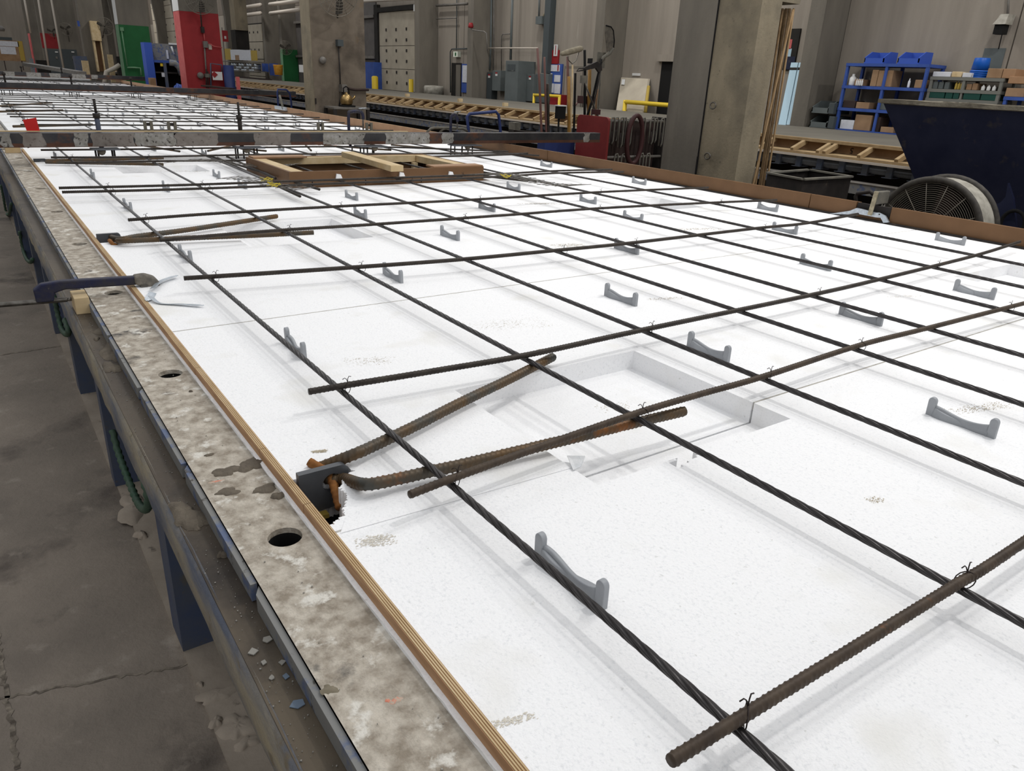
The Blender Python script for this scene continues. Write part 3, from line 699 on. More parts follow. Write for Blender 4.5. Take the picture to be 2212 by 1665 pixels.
CP = [(1296, 1312), (657, 775), (1366, 660), (1566, 780), (2144, 944), (866, 610), (990, 520), (1900, 703), (2137, 646), (1792, 585), (413, 567), (283, 457), (205, 388), (366, 415), (532, 408), (474, 385), (770, 433), (792, 472),
      (1066, 458), (1120, 412), (1286, 441), (1392, 400), (1190, 362), (1384, 480), (1375, 549), (1675, 458), (1717, 506), (2080, 530), (120, 345), (445, 337), (336, 327), (612, 327)]
first = None
CPW = sorted([(round(onZ(px, py, FT).x, 2), round(onZ(px, py, FT).y-.01, 2)) for px, py in CP], key=lambda p: (round(p[0]/.57), p[1]))
rows = {}
for x, y in CPW: rows.setdefault(min(range(8), key=lambda k: abs(x-(.6+.565*k))), []).append((x, y))
for rk in sorted(rows):
    for j, (x, y) in enumerate(sorted(rows[rk], key=lambda p: p[1])):
        t = connector('%s grey connector from the camera in the %s row counted from the plywood strip' % (ORD[j], ORD[rk]), x, y, first, y < 2.2)
        if first is None: first = t
j = 0
for rk in range(7):
    x = .6+.565*rk; y = 7.75+(.57 if rk % 2 else 0); n_ = 0
    while y < 16.3:
        t = connector('%s small grey connector past the first cross beam in the %s row from the left' % (ORD[n_], ORD[rk]), x+random.uniform(-.03, .03), y, first, False)
        t['group'] = 'small grey connectors beyond the first cross beam'; y += 1.14; n_ += 1
for rk in range(7):
    x = .6+.565*rk; y = 17.3+(.57 if rk % 2 else 0); n_ = 0
    while y < 26:
        t = connector('%s tiny grey connector past the second cross beam in the %s row from the left' % (ORD[n_], ORD[rk]), x, y, first, False)
        t['group'] = 'tiny grey connectors beyond the second cross beam'; y += 1.6; n_ += 1
# panel 2 rebars
n_ = 0
for y in [7.62, 8.28, 8.95, 9.55, 10.1, 10.55, 11.3, 12.0, 12.7, 13.4, 14.1, 14.8, 15.5, 16.1]:
    x0 = .48+random.uniform(-.04, .06); x1 = 4.15+random.uniform(-.1, .1); dy = random.uniform(-.05, .05)
    t = thing('rebar', '%s rebar beyond the first cross beam, counted from that beam' % ORD[n_], 'rebar', (x0, y, ZR), 'rebars crossing the bed beyond the first cross beam')
    rebar_mb([(x0, y, ZR), (2.3, y+dy, ZR), (x1, y+dy*1.3, ZR)], .0072, 0).build('bar', 'rust_dark', t)
    if y < 13:
        for k in (0, 2, 3, 5, 6): tie(t, SX[k]+.012, y+dy*.6, ZR, 1.5, k % 2)
    n_ += 1
for n_, y in enumerate([17.6, 18.6, 19.6, 20.6, 21.6, 22.6, 23.6, 24.6, 25.6]):
    t = thing('rebar', '%s rebar beyond the second cross beam, counted from that beam' % ORD[n_], 'rebar', (.5, y, ZR), 'rebars crossing the bed beyond the second cross beam')
    rebar_mb([(.5, y, ZR), (4.1, y, ZR)], .0075, 0).build('bar', 'rust_dark', t)
for (a, b, lb) in (((0, 229), (112, 222), 'short thick bar on the left beyond the first cross beam, farthest of three'), ((0, 241), (136, 238), 'short thick bar on the left beyond the first cross beam, middle of three'), ((28, 273), (200, 269), 'short thick bar just behind the red square plate')):
    pa_, pb_ = onZ(*a, ZS-.0), onZ(*b, ZS-.0)
    t = thing('rebar', lb, 'rebar', tuple(pb_), 'short thick bars at the left beyond the first cross beam'); rebar_mb([pa_, pb_], .012, 0).build('bar', 'hair_bar', t)

# ================================================================ TIMBER OPENING FRAME
bx = thing('opening_frame', 'rectangular brown ply and timber opening frame standing in the foam', 'formwork', (2.3, 5, .92))
X0, X1, Y0, Y1, ZT = 1.577, 2.985, 4.56, 5.43, 1.016
MB().box((X0, Y0, .83), (X1, Y0+.018, ZT)).build('front_board', 'form_ply', bx)
MB().box((X0, Y0+.02, .83), (X0+.018, Y1, ZT)).build('side_board', 'form_ply', bx)
MB().box((X1-.018, Y0+.02, .83), (X1, Y1, ZT-.004)).build('side_board', 'form_ply', bx)
MB().box((X0+.02, Y1-.018, .83), (X1-.02, Y1, ZT)).build('back_board', 'form_ply', bx)
for (a, b) in (((X0+.02, Y0+.02, .962), (X1-.02, Y0+.058, 1.011)), ((X0+.02, Y0+.06, .962), (X0+.108, Y1-.02, 1.012)), ((X1-.108, Y0+.06, .962), (X1-.02, Y1-.02, 1.011)), ((X0+.11, Y1-.058, .962), (X1-.11, Y1-.02, 1.012))):
    MB().box(a, b).build('stud', 'stud', bx, .002)
MB().box((X1-.15, Y1-.10, .86), (X1-.112, Y1-.062, .96)).build('corner_post', 'stud', bx)
MB().box((X0+.02, Y1-.11, 1.0135), (X0+.40, Y1-.0, 1.024)).build('cap_piece', 'form_ply_far', bx)
MB().box((X1-.40, Y0+.01, 1.0135), (X1-.0, Y0+.12, 1.024)).build('cap_piece', 'form_ply_far', bx)
MB().box((X0+.02, Y0+.02, .823), (X1-.02, Y1-.02, .826)).build('inner_floor', 'dark_gap', bx)
for (px, py) in ((730, 382), (866, 378), (972, 376)):
    p = onY(px, py, Y0); mb = MB(); mb.prism([(p.x-.018, Y0-.002, p.z-.010), (p.x+.028, Y0-.002, p.z-.016), (p.x+.014, Y0-.002, p.z+.016), (p.x-.012, Y0-.002, p.z+.02)], (0, -.012, .0))
    mb.build('foam_plug', 'foam', bx)
for (px, py) in ((675, 402), (790, 397), (910, 392)):
    p = onY(px, py, Y0); MB().box((p.x-.003, Y0-.0015, .925), (p.x+.003, Y0, .955)).build('seam', 'black', bx)
pa_, pb_ = onZ(750, 333, 1.037), onZ(858, 364, 1.037)
tag(MB().bar(pa_, pb_, .089, .038).build('loose_stud', 'stud', None, .003), 'loose pale two-by-four lying diagonally on the opening frame', 'timber')

# wire mesh offcuts
def mesh_piece(label, px, py, z, L_, W_, ang, n1, n2, skew=.4):
    c = onZ(px, py, z); t = thing('wire_mesh', label, 'wire mesh', tuple(c), 'loose wire mesh offcuts beside the opening frame')
    mb = MB(); ca, sa = math.cos(ang), math.sin(ang)
    def P(u, v): x = u+skew*v; return (c.x+x*ca-v*sa, c.y+x*sa+v*ca, z+.012*math.sin(9*u+3*v))
    for i in range(n1): v = -W_/2+W_*i/(n1-1); mb.tube([P(-L_/2+L_*k/8, v) for k in range(9)], .0016, 4)
    mb.build('long_wires', 'steel', t); mb = MB()
    for i in range(n2): u = -L_/2+L_*i/(n2-1)+random.uniform(-.01, .01); mb.tube([P(u, -W_/2-.03), P(u, 0), P(u, W_/2+.03)], .0016, 4)
    mb.build('cross_wires', 'steel', t); return t
mesh_piece('bent wire mesh offcut at the near left corner of the frame', 575, 395, .995, .50, .10, 2.2, 3, 10, .2)
mesh_piece('wire mesh offcut behind the left side of the frame', 505, 352, .99, .8, .10, 2.6, 3, 12)
mesh_piece('wire mesh offcut on the foam right of the opening frame', 1140, 387, .98, .8, .14, 1.9, 4, 12)
for (px, py, k) in ((578, 388, 0), (592, 398, 1), (1095, 380, 2)):
    c = onZ(px, py, 1.0); mb = MB()
    mb.tube([(c.x+.03*math.cos(1.3*i+k)*(1+.3*math.sin(i)), c.y+.03*math.sin(1.1*i), c.z+.012*math.sin(2.1*i)) for i in range(12)], .0022, 5)
    tag(mb.build('yellow_tie', 'twine_yellow'), ['yellow twist of twine on the left mesh, upper one', 'yellow twist of twine on the left mesh, lower one', 'yellow twist of twine on the right mesh offcut'][k], 'twine')

# ================================================================ CROSS BEAMS
def beam(label, y, xa, xb, z0, z1, patches, flange=True):
    t = thing('cross_beam', label, 'beam', (xa, y, z0), 'steel cross beams laid over the bed')
    d = .10
    MB().box((xa, y, z0), (xb, y+d, z1)).build('tube', 'beam', t, .004)
    MB().box((xa, y-.0015, z0), (xb-.001, y, z0+.026)).build('rust_band', 'beam_rust', t)
    for (a, b, m_, zz) in patches:
        mb = MB(); n = 10; vs = []; 
        la = [a+random.uniform(-.012, .012) for _ in range(5)]; lb = [b+random.uniform(-.012, .012) for _ in range(5)]
        zl = [z0+.004+(z1-z0-.006)*k/4 for k in range(5)]
        poly = [(la[k], y-.003, zl[k]) for k in range(5)]+[(lb[k], y-.003, zl[k]) for k in range(4, -1, -1)]
        o = mb.prism(poly, (0, .0025, 0)).build('paint_patch', m_, t); o['label'] = 'flaking grey paint patch'
    return t
def bxp(px, y=6.2, py=300): return onY(px, py, y).x
P1 = [(bxp(0), bxp(26), 'beam_paint'), (bxp(46), bxp(95), 'beam_paint2'), (bxp(160), bxp(190), 'beam_paint'), (bxp(196), bxp(290), 'beam_paint2'), (bxp(292), bxp(378), 'beam_paint'), (bxp(378), bxp(468), 'beam_paint2'),
      (bxp(549), bxp(627), 'beam_paint2'), (bxp(698), bxp(788), 'beam_paint'), (bxp(832), bxp(928), 'beam_paint'), (bxp(955), bxp(978), 'beam_paint'), (bxp(1261), bxp(1272), 'beam_paint')]
b1 = beam('nearest steel cross beam with flaking grey paint patches, spanning the bed', 6.2, -.9, 5.52, 1.018, 1.112, [(a, b, m_, 0) for a, b, m_ in P1])
MB().box((-.9, 6.305, 1.02), (3.3, 6.34, 1.118)).build('wood_backing', 'stud', b1)
b2 = beam('middle dark steel cross beam in front of the red column', 16.8, -.9, 6.08, 1.02, 1.13, [])
b3 = beam('farthest steel cross beam with grey paint patches', 27, -.9, 6.1, 1.02, 1.14, [(bxp(x0, 27, 160), bxp(x1, 27, 160), 'beam_paint', 0) for x0, x1 in ((8, 32), (57, 88), (107, 131), (155, 184), (196, 210))])
# bulkhead timber behind each beam and end of foam
tag(MB().box((.38, 7.27, .90), (4.2, 7.30, .99)).build('bulkhead_board', 'stud'), 'pale timber bulkhead closing the foam beyond the first cross beam', 'board')
# embed plates with studs, hung below the beam
def embed(label, xa, xb, y, z, studs, col='plate', blob=True):
    t = thing('embed_plate', label, 'steel plate', ((xa+xb)/2, y, z), 'steel embed plates with studs hung under the cross beams')
    MB().box((xa, y-.10, z-.006), (xb, y+.04, z+.002)).build('plate', col, t, .001)
    for i, x in enumerate(studs):
        MB().lathe((x, y-.03+(i % 2)*.03, z-.09), [(.0065, 0), (.0065, .084)], 8).build('stud', 'dark_steel', t)
    if blob:
        xm = (xa+xb)/2+random.uniform(-.03, .03)
        MB().lathe((xm, y-.06, z-.042), [(.004, 0), (.018, .006), (.026, .02), (.028, .036)], 12).build('drip', 'mortar', t)
    return t
for i, (p0, p1, ss) in enumerate(((196, 257, (207, 214, 243, 249)), (508, 568, (510, 517, 527, 541, 550, 559)), (773, 832, (762, 783, 787, 798, 806, 812)), (976, 1034, (975, 987, 999, 1003, 1012, 1025)))):
    embed(['embed plate with four thick studs under the beam, left end', 'embed plate with thin studs just behind the timber frame corner', 'embed plate with studs above the right part of the timber frame', 'embed plate with studs near the right end of the first cross beam'][i],
          bxp(p0, 6.15, 318), bxp(p1, 6.15, 316), 6.19, 1.010, [bxp(q, 6.15, 330) for q in ss])
for i, px in enumerate((15, 160, 293, 415)):
    x = bxp(px, 16.75, 198); embed('%s small embed plate from the left under the middle cross beam' % ORD[i], x-.12, x+.12, 16.78, 1.012, [x-.08, x-.04, x+.04, x+.08], blob=False)
# threaded posts rising behind the beam
for i, (px, lb) in enumerate(((212, 'tall dark steel post standing behind the cross beam, left one'), (519, 'tall dark steel post standing behind the cross beam, right one'))):
    x = bxp(px, 6.36, 270); t = thing('steel_post', lb, 'post', (x, 6.36, 1.0))
    MB().lathe((x, 6.37, .99), [(.017, 0), (.017, .24), (.012, .245)], 10).build('sleeve', 'blue_steel' if i == 0 else 'dark_steel', t)
    MB().lathe((x, 6.37, 1.2352), [(.009, 0), (.009, .095)], 8).build('rod', 'dark_steel', t)
    MB().lathe((x, 6.37, 1.20), [(.024, 0), (.024, .034)], 6).build('nut', 'dark_steel', t)
for i, (px, y) in enumerate(((10, 16.95), (153, 16.95), (282, 16.95), (50, 27.15), (136, 27.15))):
    x = bxp(px, y, 170); t = thing('steel_post', ['slim post on the middle cross beam, first from the left', 'slim post on the middle cross beam, second from the left', 'slim post on the middle cross beam, third from the left', 'slim post on the farthest cross beam, left one', 'slim post on the farthest cross beam, right one'][i], 'post', (x, y, 1.1))
    MB().lathe((x, y, 1.1), [(.016, 0), (.016, .2)], 8).build('rod', 'dark_steel', t); MB().lathe((x, y, 1.25), [(.03, 0), (.03, .04)], 6).build('nut', 'dark_steel', t)
# twin brackets behind the beam
for i, (px, w_) in enumerate(((320, 20), (371, 20), (692, 14), (797, 14))):
    xa = bxp(px-w_/2, 6.37, 270); xb = bxp(px+w_/2, 6.37, 270)
    t = thing('twin_bracket', '%s of the small brown twin brackets behind the cross beam, from the left' % ORD[i], 'bracket', (xa, 6.37, 1.0), 'small brown twin brackets behind the first cross beam')
    MB().box((xa, 6.36, 1.0), (xa+.020, 6.38, 1.185)).build('upright', 'tool_grey', t); MB().box((xb-.020, 6.36, 1.0), (xb, 6.38, 1.185)).build('upright', 'tool_grey', t)
    MB().box((xa+.021, 6.365, 1.155), (xb-.021, 6.378, 1.172)).build('cross_piece', 'dark_steel', t)
# red square plate
a, b, c, d = [onY(*p, 6.318) for p in ((49, 259), (78, 254), (86, 283), (58, 283))]
tag(MB().prism([a, b, c, d], (0, .006, 0)).build('red_plate', 'flag_red'), 'small bright red square plate standing at the left beyond the first cross beam', 'plate')
tag(MB().tube([(.12+.42*math.cos(PI*k/12)*.6, 6.5, .99+.09*math.sin(PI*k/12)) for k in range(13)], .012, 8).build('bent_bar', 'dark_steel'), 'curved dark steel bar arching at the far left behind the cross beam', 'bar')
# wood block under the beam end
tag(MB().box((.242, 7.03, .9005), (.342, 7.10, .942)).build('wood_block', 'stud', None, .002), 'pale wood block lying on the form plate below the cross beam', 'wood block')

# ================================================================ CLAMPS
def c_clamp(name, label, pts, w_, h_, s0, s1, col, group=None, tipcol='steel'):
    t = thing(name, label, 'clamp', tuple(pts[0]), group)
    P_ = resample(pts, .006)
    mb = MB(); mb.tube(P_, w_, 8, fac=lambda i, a: 1.0+.25*abs(math.sin(a))); mb.build('frame', col, t)
    a, b = Vector(s0), Vector(s1); n = max(12, int((b-a).length/.0018)); n = min(n, 260)
    mb = MB(); mb.tube([a.lerp(b, i/n) for i in range(n+1)], h_, 10, fac=lambda i, q: 1.0 if i % 2 else .84); mb.build('screw', tipcol, t)
    return t
# big clamp at the left edge: spine bar, jaw heads, screw, block
yc = 2.6
t = thing('bar_clamp', 'big dark blue C-clamp gripping the bed edge across form plate and strip', 'clamp', (.25, yc, .93))
mb = MB(); prof = [(.088, .905), (.086, .945), (.108, .962), (.16, .966), (.372, .957), (.372, .930), (.17, .938), (.140, .930), (.134, .905)]
mb.prism([(x, yc-.012, z) for x, z in prof], (0, .026, 0)); o = mb.build('frame', 'clamp_blue', t, .004)
mb = MB(); prof = [(.365, .932), (.365, .960), (.398, .962), (.426, .950), (.440, .930), (.432, .902), (.412, .894), (.398, .904), (.388, .924)]
mb.prism([(x, yc-.019, z) for x, z in prof], (0, .038, 0)); mb.build('jaw', 'clamp_crust', t, .006)
n = 300; a = Vector((-.16, yc, .9135)); b = Vector((.170, yc, .904))
MB().tube([a.lerp(b, i/n) for i in range(n+1)], .0085, 10, fac=lambda i, q: 1.0 if i % 2 else .82).build('screw', 'steel', t)
MB().tube([b, b+Vector((.012, 0, -.0002))], .006, 10).build('screw_tip', 'steel', t)
MB().box((.380, yc-.022, .923), (.400, yc+.022, .929)).build('pad', 'steel', t)
tag(MB().box((.1845, 2.55, .8655), (.2255, 2.65, .918)).build('wood_block', 'stud', None, .002), 'upright pale wood block pressed by the blue clamp screw', 'wood block')
# galvanized strap, two twisted tails
t = thing('galvanized_strap', 'bent galvanized strap with two splayed tails under the clamp jaw', 'strap', (.40, 2.5, FT), None)
def ribbon(name, pix, z_, wd, parent, mt='zinc'):
    P_ = [onZ(px, py, zz) for (px, py), zz in zip(pix, z_)]
    P_ = resample(P_, .008); mb = MB(); vs = []; fs = []
    for i, p in enumerate(P_):
        d = (P_[min(i+1, len(P_)-1)]-P_[max(i-1, 0)]).normalized(); s_ = d.cross(Vector((0, 0, 1))).normalized()
        tw = math.radians(18)*(1-i/len(P_)); wq = wd*(1 if i < len(P_)-2 else .45)
        off = s_*wq*math.cos(tw)+Vector((0, 0, wq*math.sin(tw)))
        vs += [p-off, p+off, p+off+Vector((0, 0, .0012)), p-off+Vector((0, 0, .0012))]
    for i in range(len(P_)-1):
        a_, b_ = 4*i, 4*i+4; fs += [(a_, a_+1, b_+1, b_), (a_+1, a_+2, b_+2, b_+1), (a_+2, a_+3, b_+3, b_+2), (a_+3, a_, b_, b_+3)]
    fs += [(0, 3, 2, 1), tuple(len(vs)-4+k for k in range(4))]
    return mb.add(vs, fs).build(name, mt, parent)
ribbon('tail', [(330, 622), (350, 606), (383, 595)], (.935, .932, .930), .010, t)
ribbon('tail', [(325, 640), (345, 655), (390, 657), (440, 660)], (.934, .924, .926, .928), .0075, t)
ribbon('plate', [(330, 632), (322, 645), (318, 650)], (.926, .925, .925), .011, t)
# clamps on the beam
for (pxs, lb) in (((765, 243, 796), 'blue C-clamp on the first cross beam left of the column kettle'), ((987, 250, 1001), 'blue C-clamp with pale T-handle near the right end of the beam')):
    xa = bxp(pxs[0], 6.25, 270); xb = bxp(pxs[2], 6.25, 270); zt = onY(pxs[0], pxs[1], 6.25).z
    t = c_clamp('c_clamp', lb, [(xa, 6.34, .985), (xa, 6.36, 1.05), (xa, 6.36, zt-.03), (xa+.02, 6.36, zt), (xb-.02, 6.36, zt), (xb, 6.36, zt-.03), (xb, 6.36, zt-.06)], .011, .008, (xb, 6.36, 1.128), (xb, 6.36, zt+.03), 'clamp_blue', 'C-clamps standing on the first cross beam')
    MB().tube([(xb-.035, 6.36, zt+.028), (xb+.035, 6.36, zt+.032)], .004, 6).build('t_handle', 'zinc', t)
# galvanized bracket and clamp at the right boards
t = thing('galvanized_bracket', 'galvanized formwork bracket hooked on the right board gap', 'bracket', (4.27, 2.36, .95))
mb = MB()
W_ = [onX(px, py, 4.272) for px, py in ((1790, 462), (1838, 455), (1852, 449), (1862, 451), (1893, 459), (1900, 459), (1914, 466), (1922, 480), (1910, 481), (1904, 470), (1893, 469), (1862, 463), (1850, 461), (1838, 463))]
mb.prism([(4.262, p.y, p.z) for p in W_], (.012, 0, 0)); mb.build('body', 'zinc', t)
for (px, py) in ((1877, 459), (1899, 463)):
    p = onX(px, py, 4.26); MB().tube([(4.2605, p.y, p.z), (4.262, p.y, p.z)], .004, 8).build('hole_mark', 'black', t)
t = thing('c_clamp', 'weathered steel C-clamp holding the galvanized bracket at the right', 'clamp', (4.255, 2.365, .955))
MB().bar((4.249, 2.362, .958), (4.249, 2.352, 1.095), .024, .012, (1, 0, 0)).build('jaw', 'clamp_tan', t, .002)
MB().box((4.257, 2.340, 1.020), (4.38, 2.366, 1.095)).build('frame', 'tool_grey', t, .006); MB().tube([(4.36, 2.353, 1.019), (4.36, 2.353, .90)], .010, 8).build('screw', 'steel', t)
MB().tube([onX(1850, 440, 4.6), onX(1848, 424, 4.6), onX(1852, 418, 4.6), onX(1880, 414, 4.6), onX(1886, 420, 4.6)], .012, 8).build('handle', 'dark_steel', t)

# ================================================================ EDGE DETAILS ON THE LEFT
def blob(name, label, cx, cy, z, rx, ry, h, mt, seed, cat='concrete spill', group=None, n=26, rings=7):
    rnd = random.Random(seed); ph = [rnd.uniform(0, 6.28) for _ in range(6)]
    def rad(a): return 1+.22*math.sin(2*a+ph[0])+.16*math.sin(3*a+ph[1])+.10*math.sin(5*a+ph[2])+.07*math.sin(9*a+ph[3])
    vs = [(cx, cy, z+h)]; fs = []
    for r_ in range(1, rings+1):
        u = r_/rings
        for k in range(n):
            a = 2*PI*k/n; R_ = rad(a)*u
            zz = z+h*(1-u**3)*(.82+.2*rnd.random()) if r_ < rings else z-.001
            vs.append((cx+rx*R_*math.cos(a), cy+ry*R_*math.sin(a), zz))
    for k in range(n): fs.append((0, 1+k, 1+(k+1) % n))
    for r_ in range(rings-1):
        for k in range(n):
            a = 1+r_*n+k; b = 1+r_*n+(k+1) % n; fs.append((a, a+n, b+n, b))
    mb = MB(); mb.add(vs, fs, True); o = mb.build(name, mt); return tag(o, label, cat, group)
G_ = 'dried concrete spills on the bed edge'
for i, (px, py, z, rx, ry, h, lb) in enumerate([(548, 1003, .9, .026, .03, .006, 'largest dried concrete spill beside the plywood strip on the form plate'), (490, 1018, .9, .024, .02, .004, 'dried concrete spill left of the largest one'),
        (492, 1062, .9, .021, .014, .0025, 'round dried concrete drip with pock marks on the form plate'), (573, 1056, .9, .026, .013, .004, 'long dried concrete spill touching the plywood strip'),
        (603, 1072, .9, .013, .012, .006, 'small lump of concrete at the strip, closest to the big round hole'), (452, 983, .9, .008, .006, .002, 'small round drip on the form plate near the orange mark'),
        (412, 846, .9, .004, .004, .004, 'tiny concrete pebble on the form plate between two holes'), (405, 1115, .866, .026, .05, .009, 'big pitted concrete spill on the dark channel'), (420, 1138, .866, .007, .012, .003, 'flat pale drip on the dark channel below the big spill'),
        (480, 1200, .866, .007, .008, .008, 'small pebble of concrete on the dark channel'), (225, 715, .866, .02, .05, .008, 'crumbly concrete spill on the channel below the clamp'), (244, 758, .866, .025, .10, .01, 'long crumbly concrete spill on the channel behind the big one'),
        (209, 732, .866, .008, .012, .005, 'pale flat lump on the channel near the wood block'), (240, 793, .866, .018, .05, .005, 'thin concrete smear on the channel left of the second hole')]):
    p = onZ(px, py, z); blob('concrete_spill', lb, p.x, p.y, z+.0005, rx, ry, h, 'mortar', i+3, group=G_)
G2 = 'dried concrete lumps on the floor below the bed'
for i, (px, py, rx, ry, h, lb) in enumerate([(305, 1157, .02, .025, .02, 'grey lump of concrete on the floor by the green cable'), (470, 1500, .05, .03, .008, 'flat pocked concrete splash on the floor at the bottom left'), (433, 1478, .010, .010, .008, 'small pebble on the floor beside the flat splash'),
        (467, 1560, .018, .018, .01, 'round concrete lump on the floor below the flat splash'), (515, 1570, .045, .05, .012, 'branching concrete splash on the floor near the bottom edge'), (535, 1604, .03, .022, .01, 'lowest concrete splash on the floor beside the steel channel'),
        (288, 1098, .06, .10, .02, 'heap of concrete crumbs on the floor under the hanging cable')]):
    p = onZ(px, py, .012); blob('concrete_lump', lb, p.x, p.y, .0125, rx, ry, h, 'floor_strip', i+40, group=G2)
# chips
mb = MB(); rnd = random.Random(5)
def chip(x, y, z, r):
    n = rnd.choice((4, 5, 6)); a0 = rnd.uniform(0, 6); pts = [(x+r*rnd.uniform(.6, 1.2)*math.cos(a0+2*PI*k/n), y+r*rnd.uniform(.6, 1.2)*math.sin(a0+2*PI*k/n), z) for k in range(n)]
    mb.prism(pts, (0, 0, rnd.uniform(.0008, .002)))
for _ in range(420): chip(rnd.uniform(.180, .218), rnd.uniform(.5, 2.6)**1.0, .8655, .0003+.0010*rnd.random()**3)
for _ in range(60): chip(rnd.uniform(.24, .345), rnd.uniform(.4, 3.2), .9005, rnd.uniform(.0005, .0014))
tag(mb.build('debris', 'chip'), 'tiny pale concrete crumbs scattered on channel and form plate', 'debris', kind='stuff')
for i, (px, py, r, m_, lb) in enumerate(((578, 1381, .0095, 'chip', 'largest pale flake on the dark channel'), (547, 1409, .0075, 'chip', 'pale angular flake left of the largest flake'), (643, 1520, .009, 'chip_blue', 'blue-grey rectangular flake on the dark channel'), (618, 1461, .0055, 'chip_blue', 'blue-grey round flake on the dark channel'),
        (608, 1430, .006, 'chip', 'pale flake just above the blue-grey round flake'), (587, 1464, .005, 'chip', 'pale triangular flake left of the blue-grey round flake'), (571, 1431, .005, 'chip', 'small pale flake below the angular flake'), (649, 1421, .004, 'chip', 'small pale flake on the blue edge strip'))):
    p = onZ(px, py, .866); mb = MB(); chip(p.x, p.y, .8658, r); tag(mb.build('paint_flake', m_), lb, 'flake', 'loose flakes lying on the dark channel')
# paint marks and stain on the form plate (flat)
def mark(name, label, px, py, rx, ry, mt, seed):
    p = onZ(px, py, .9); blob(name, label, p.x, p.y, .9002, rx, ry, .0006, mt, seed, 'paint mark', rings=3)
M['orange_mark'] = mat('orange_mark', (206, 128, 104), (182, 164, 148), 160, .8, lo=.45, hi=.55)
M['oil'] = mat('oil', (106, 98, 80), (124, 115, 98), 60, .6)
mark('paint_mark', 'faded orange paint mark on the form plate near the bottom', 856, 1512, .008, .006, 'orange_mark', 3)
mark('paint_mark', 'second faded orange paint speck beside the bottom mark', 838, 1513, .0045, .004, 'orange_mark', 5)
mark('paint_mark', 'orange paint streak beside the dried concrete spill', 466, 1040, .016, .004, 'orange_mark', 9)
mark('oil_stain', 'round brown oil stain on the form plate near the bottom', 712, 1489, .010, .011, 'oil', 11)
# green cables hanging below the channel
def cable(label, pix, X, r=.012):
    P_ = resample([onX(px, py, X) for px, py in pix], .006)
    t = thing('green_cable', label, 'cable', tuple(P_[0]), 'green ribbed cables hanging below the bed edge')
    MB().tube(P_, r, 9, fac=lambda i, a: 1.0+.16*math.sin(i*1.1+a)).build('cable', 'hose', t)
cable('green ribbed cable looping down to the floor under the nearest table leg', [(243, 930), (255, 975), (275, 1030), (297, 1083), (312, 1100), (320, 1092), (318, 1060), (305, 1020)], .232, .011)
cable('green ribbed cable hanging below the blue clamp', [(118, 640), (124, 675), (133, 710), (143, 722), (148, 716), (140, 690)], .232)
cable('green cable hanging below the bed, third from the camera', [(42, 500), (50, 540), (58, 560), (66, 566), (70, 560)], .232)
cable('green cable hanging at the far left edge of the bed', [(2, 400), (8, 430), (14, 460), (20, 462), (24, 440)], .232)

# mud and footprint marks on the foam: thin dry dirt specks
M['dirt'] = mat('dirt', (168, 156, 134), (196, 186, 166), 60, .95)
M['dirt2'] = mat('dirt2', (206, 199, 184), (220, 215, 205), 80, .95)
def prints(label, px, py, L_, W_, n, m_, seed, ang=0.0):
    rnd = random.Random(seed); mb = MB(); c = onZ(px, py, FT); ca, sa = math.cos(ang), math.sin(ang)
    for _ in range(int(n*1.5)):
        u = rnd.gauss(0, .30); v = rnd.gauss(0, .32)
        if abs(u) > .55 or abs(v) > .55: continue
        r = rnd.uniform(.0004, .0012)*(1+1.2*(c.y > 2)); x = c.x+u*L_*ca-v*W_*sa; y = c.y+u*L_*sa+v*W_*ca
        k_ = rnd.choice((4, 5)); a0 = rnd.uniform(0, 6); e = rnd.uniform(1, 2.6)
        zz = FT+.0004+_*2e-6; mb.add([(x+e*r*math.cos(a0+2*PI*k/k_), y+r*math.sin(a0+2*PI*k/k_), zz) for k in range(k_)]+[(x, y, zz-.0003)], [tuple(range(k_))]+[(k, (k+1) % k_, k_) for k in range(k_)])
    tag(mb.build('dirt_marks', m_), label, 'dirt', kind='stuff')
for i, (px, py, L_, W_, n, m_, lb) in enumerate([(2120, 880, .20, .04, 260, 'dirt', 'brown dirt streak right of the nearest right connector'), (1890, 1080, .035, .02, 60, 'dirt', 'small brown dirt patch between second and third strand'), (690, 975, .03, .012, 110, 'dirt', 'brown dirt streak above the rusty pin head'),
        (812, 1168, .06, .03, 260, 'dirt2', 'faint brown smudge on the nearest foam board beside the strip'), (1440, 645, .14, .03, 150, 'dirt', 'brown footprint beside the third connector row'), (1230, 530, .16, .08, 200, 'dirt2', 'faint footprint between the fourth and fifth rebar'),
        (1100, 700, .25, .10, 260, 'dirt2', 'faint boot print left of the large foam joint'), (800, 780, .12, .06, 160, 'dirt2', 'faint boot print near the first strand'), (1110, 1555, .05, .012, 120, 'dirt2', 'faint dirt streak along the strip at the bottom'),
        (1500, 495, .3, .06, 150, 'dirt', 'brown dirt between the sixth and seventh strand'), (1860, 555, .3, .06, 140, 'dirt2', 'faint boot print on the foam near the right boards'), (1330, 880, .09, .05, 120, 'dirt', 'brown boot print inside the deep recess'),
        (400, 370, .3, .08, 130, 'dirt', 'brown marks on the foam left of the opening frame'), (1170, 440, .3, .05, 130, 'dirt', 'brown marks on the foam past the sixth rebar'), (1960, 640, .16, .03, 90, 'dirt', 'brown scuff between the fourth and fifth strand at the right'), (1170, 755, .03, .01, 40, 'dirt', 'small brown scuff above the tip of the upper hairpin leg')]):
    prints(lb, px, py, L_, W_, n, m_, i+70, -.3)

M['facing_far'] = mat('facing_far', (140, 112, 84), (124, 98, 72), 6, .8)
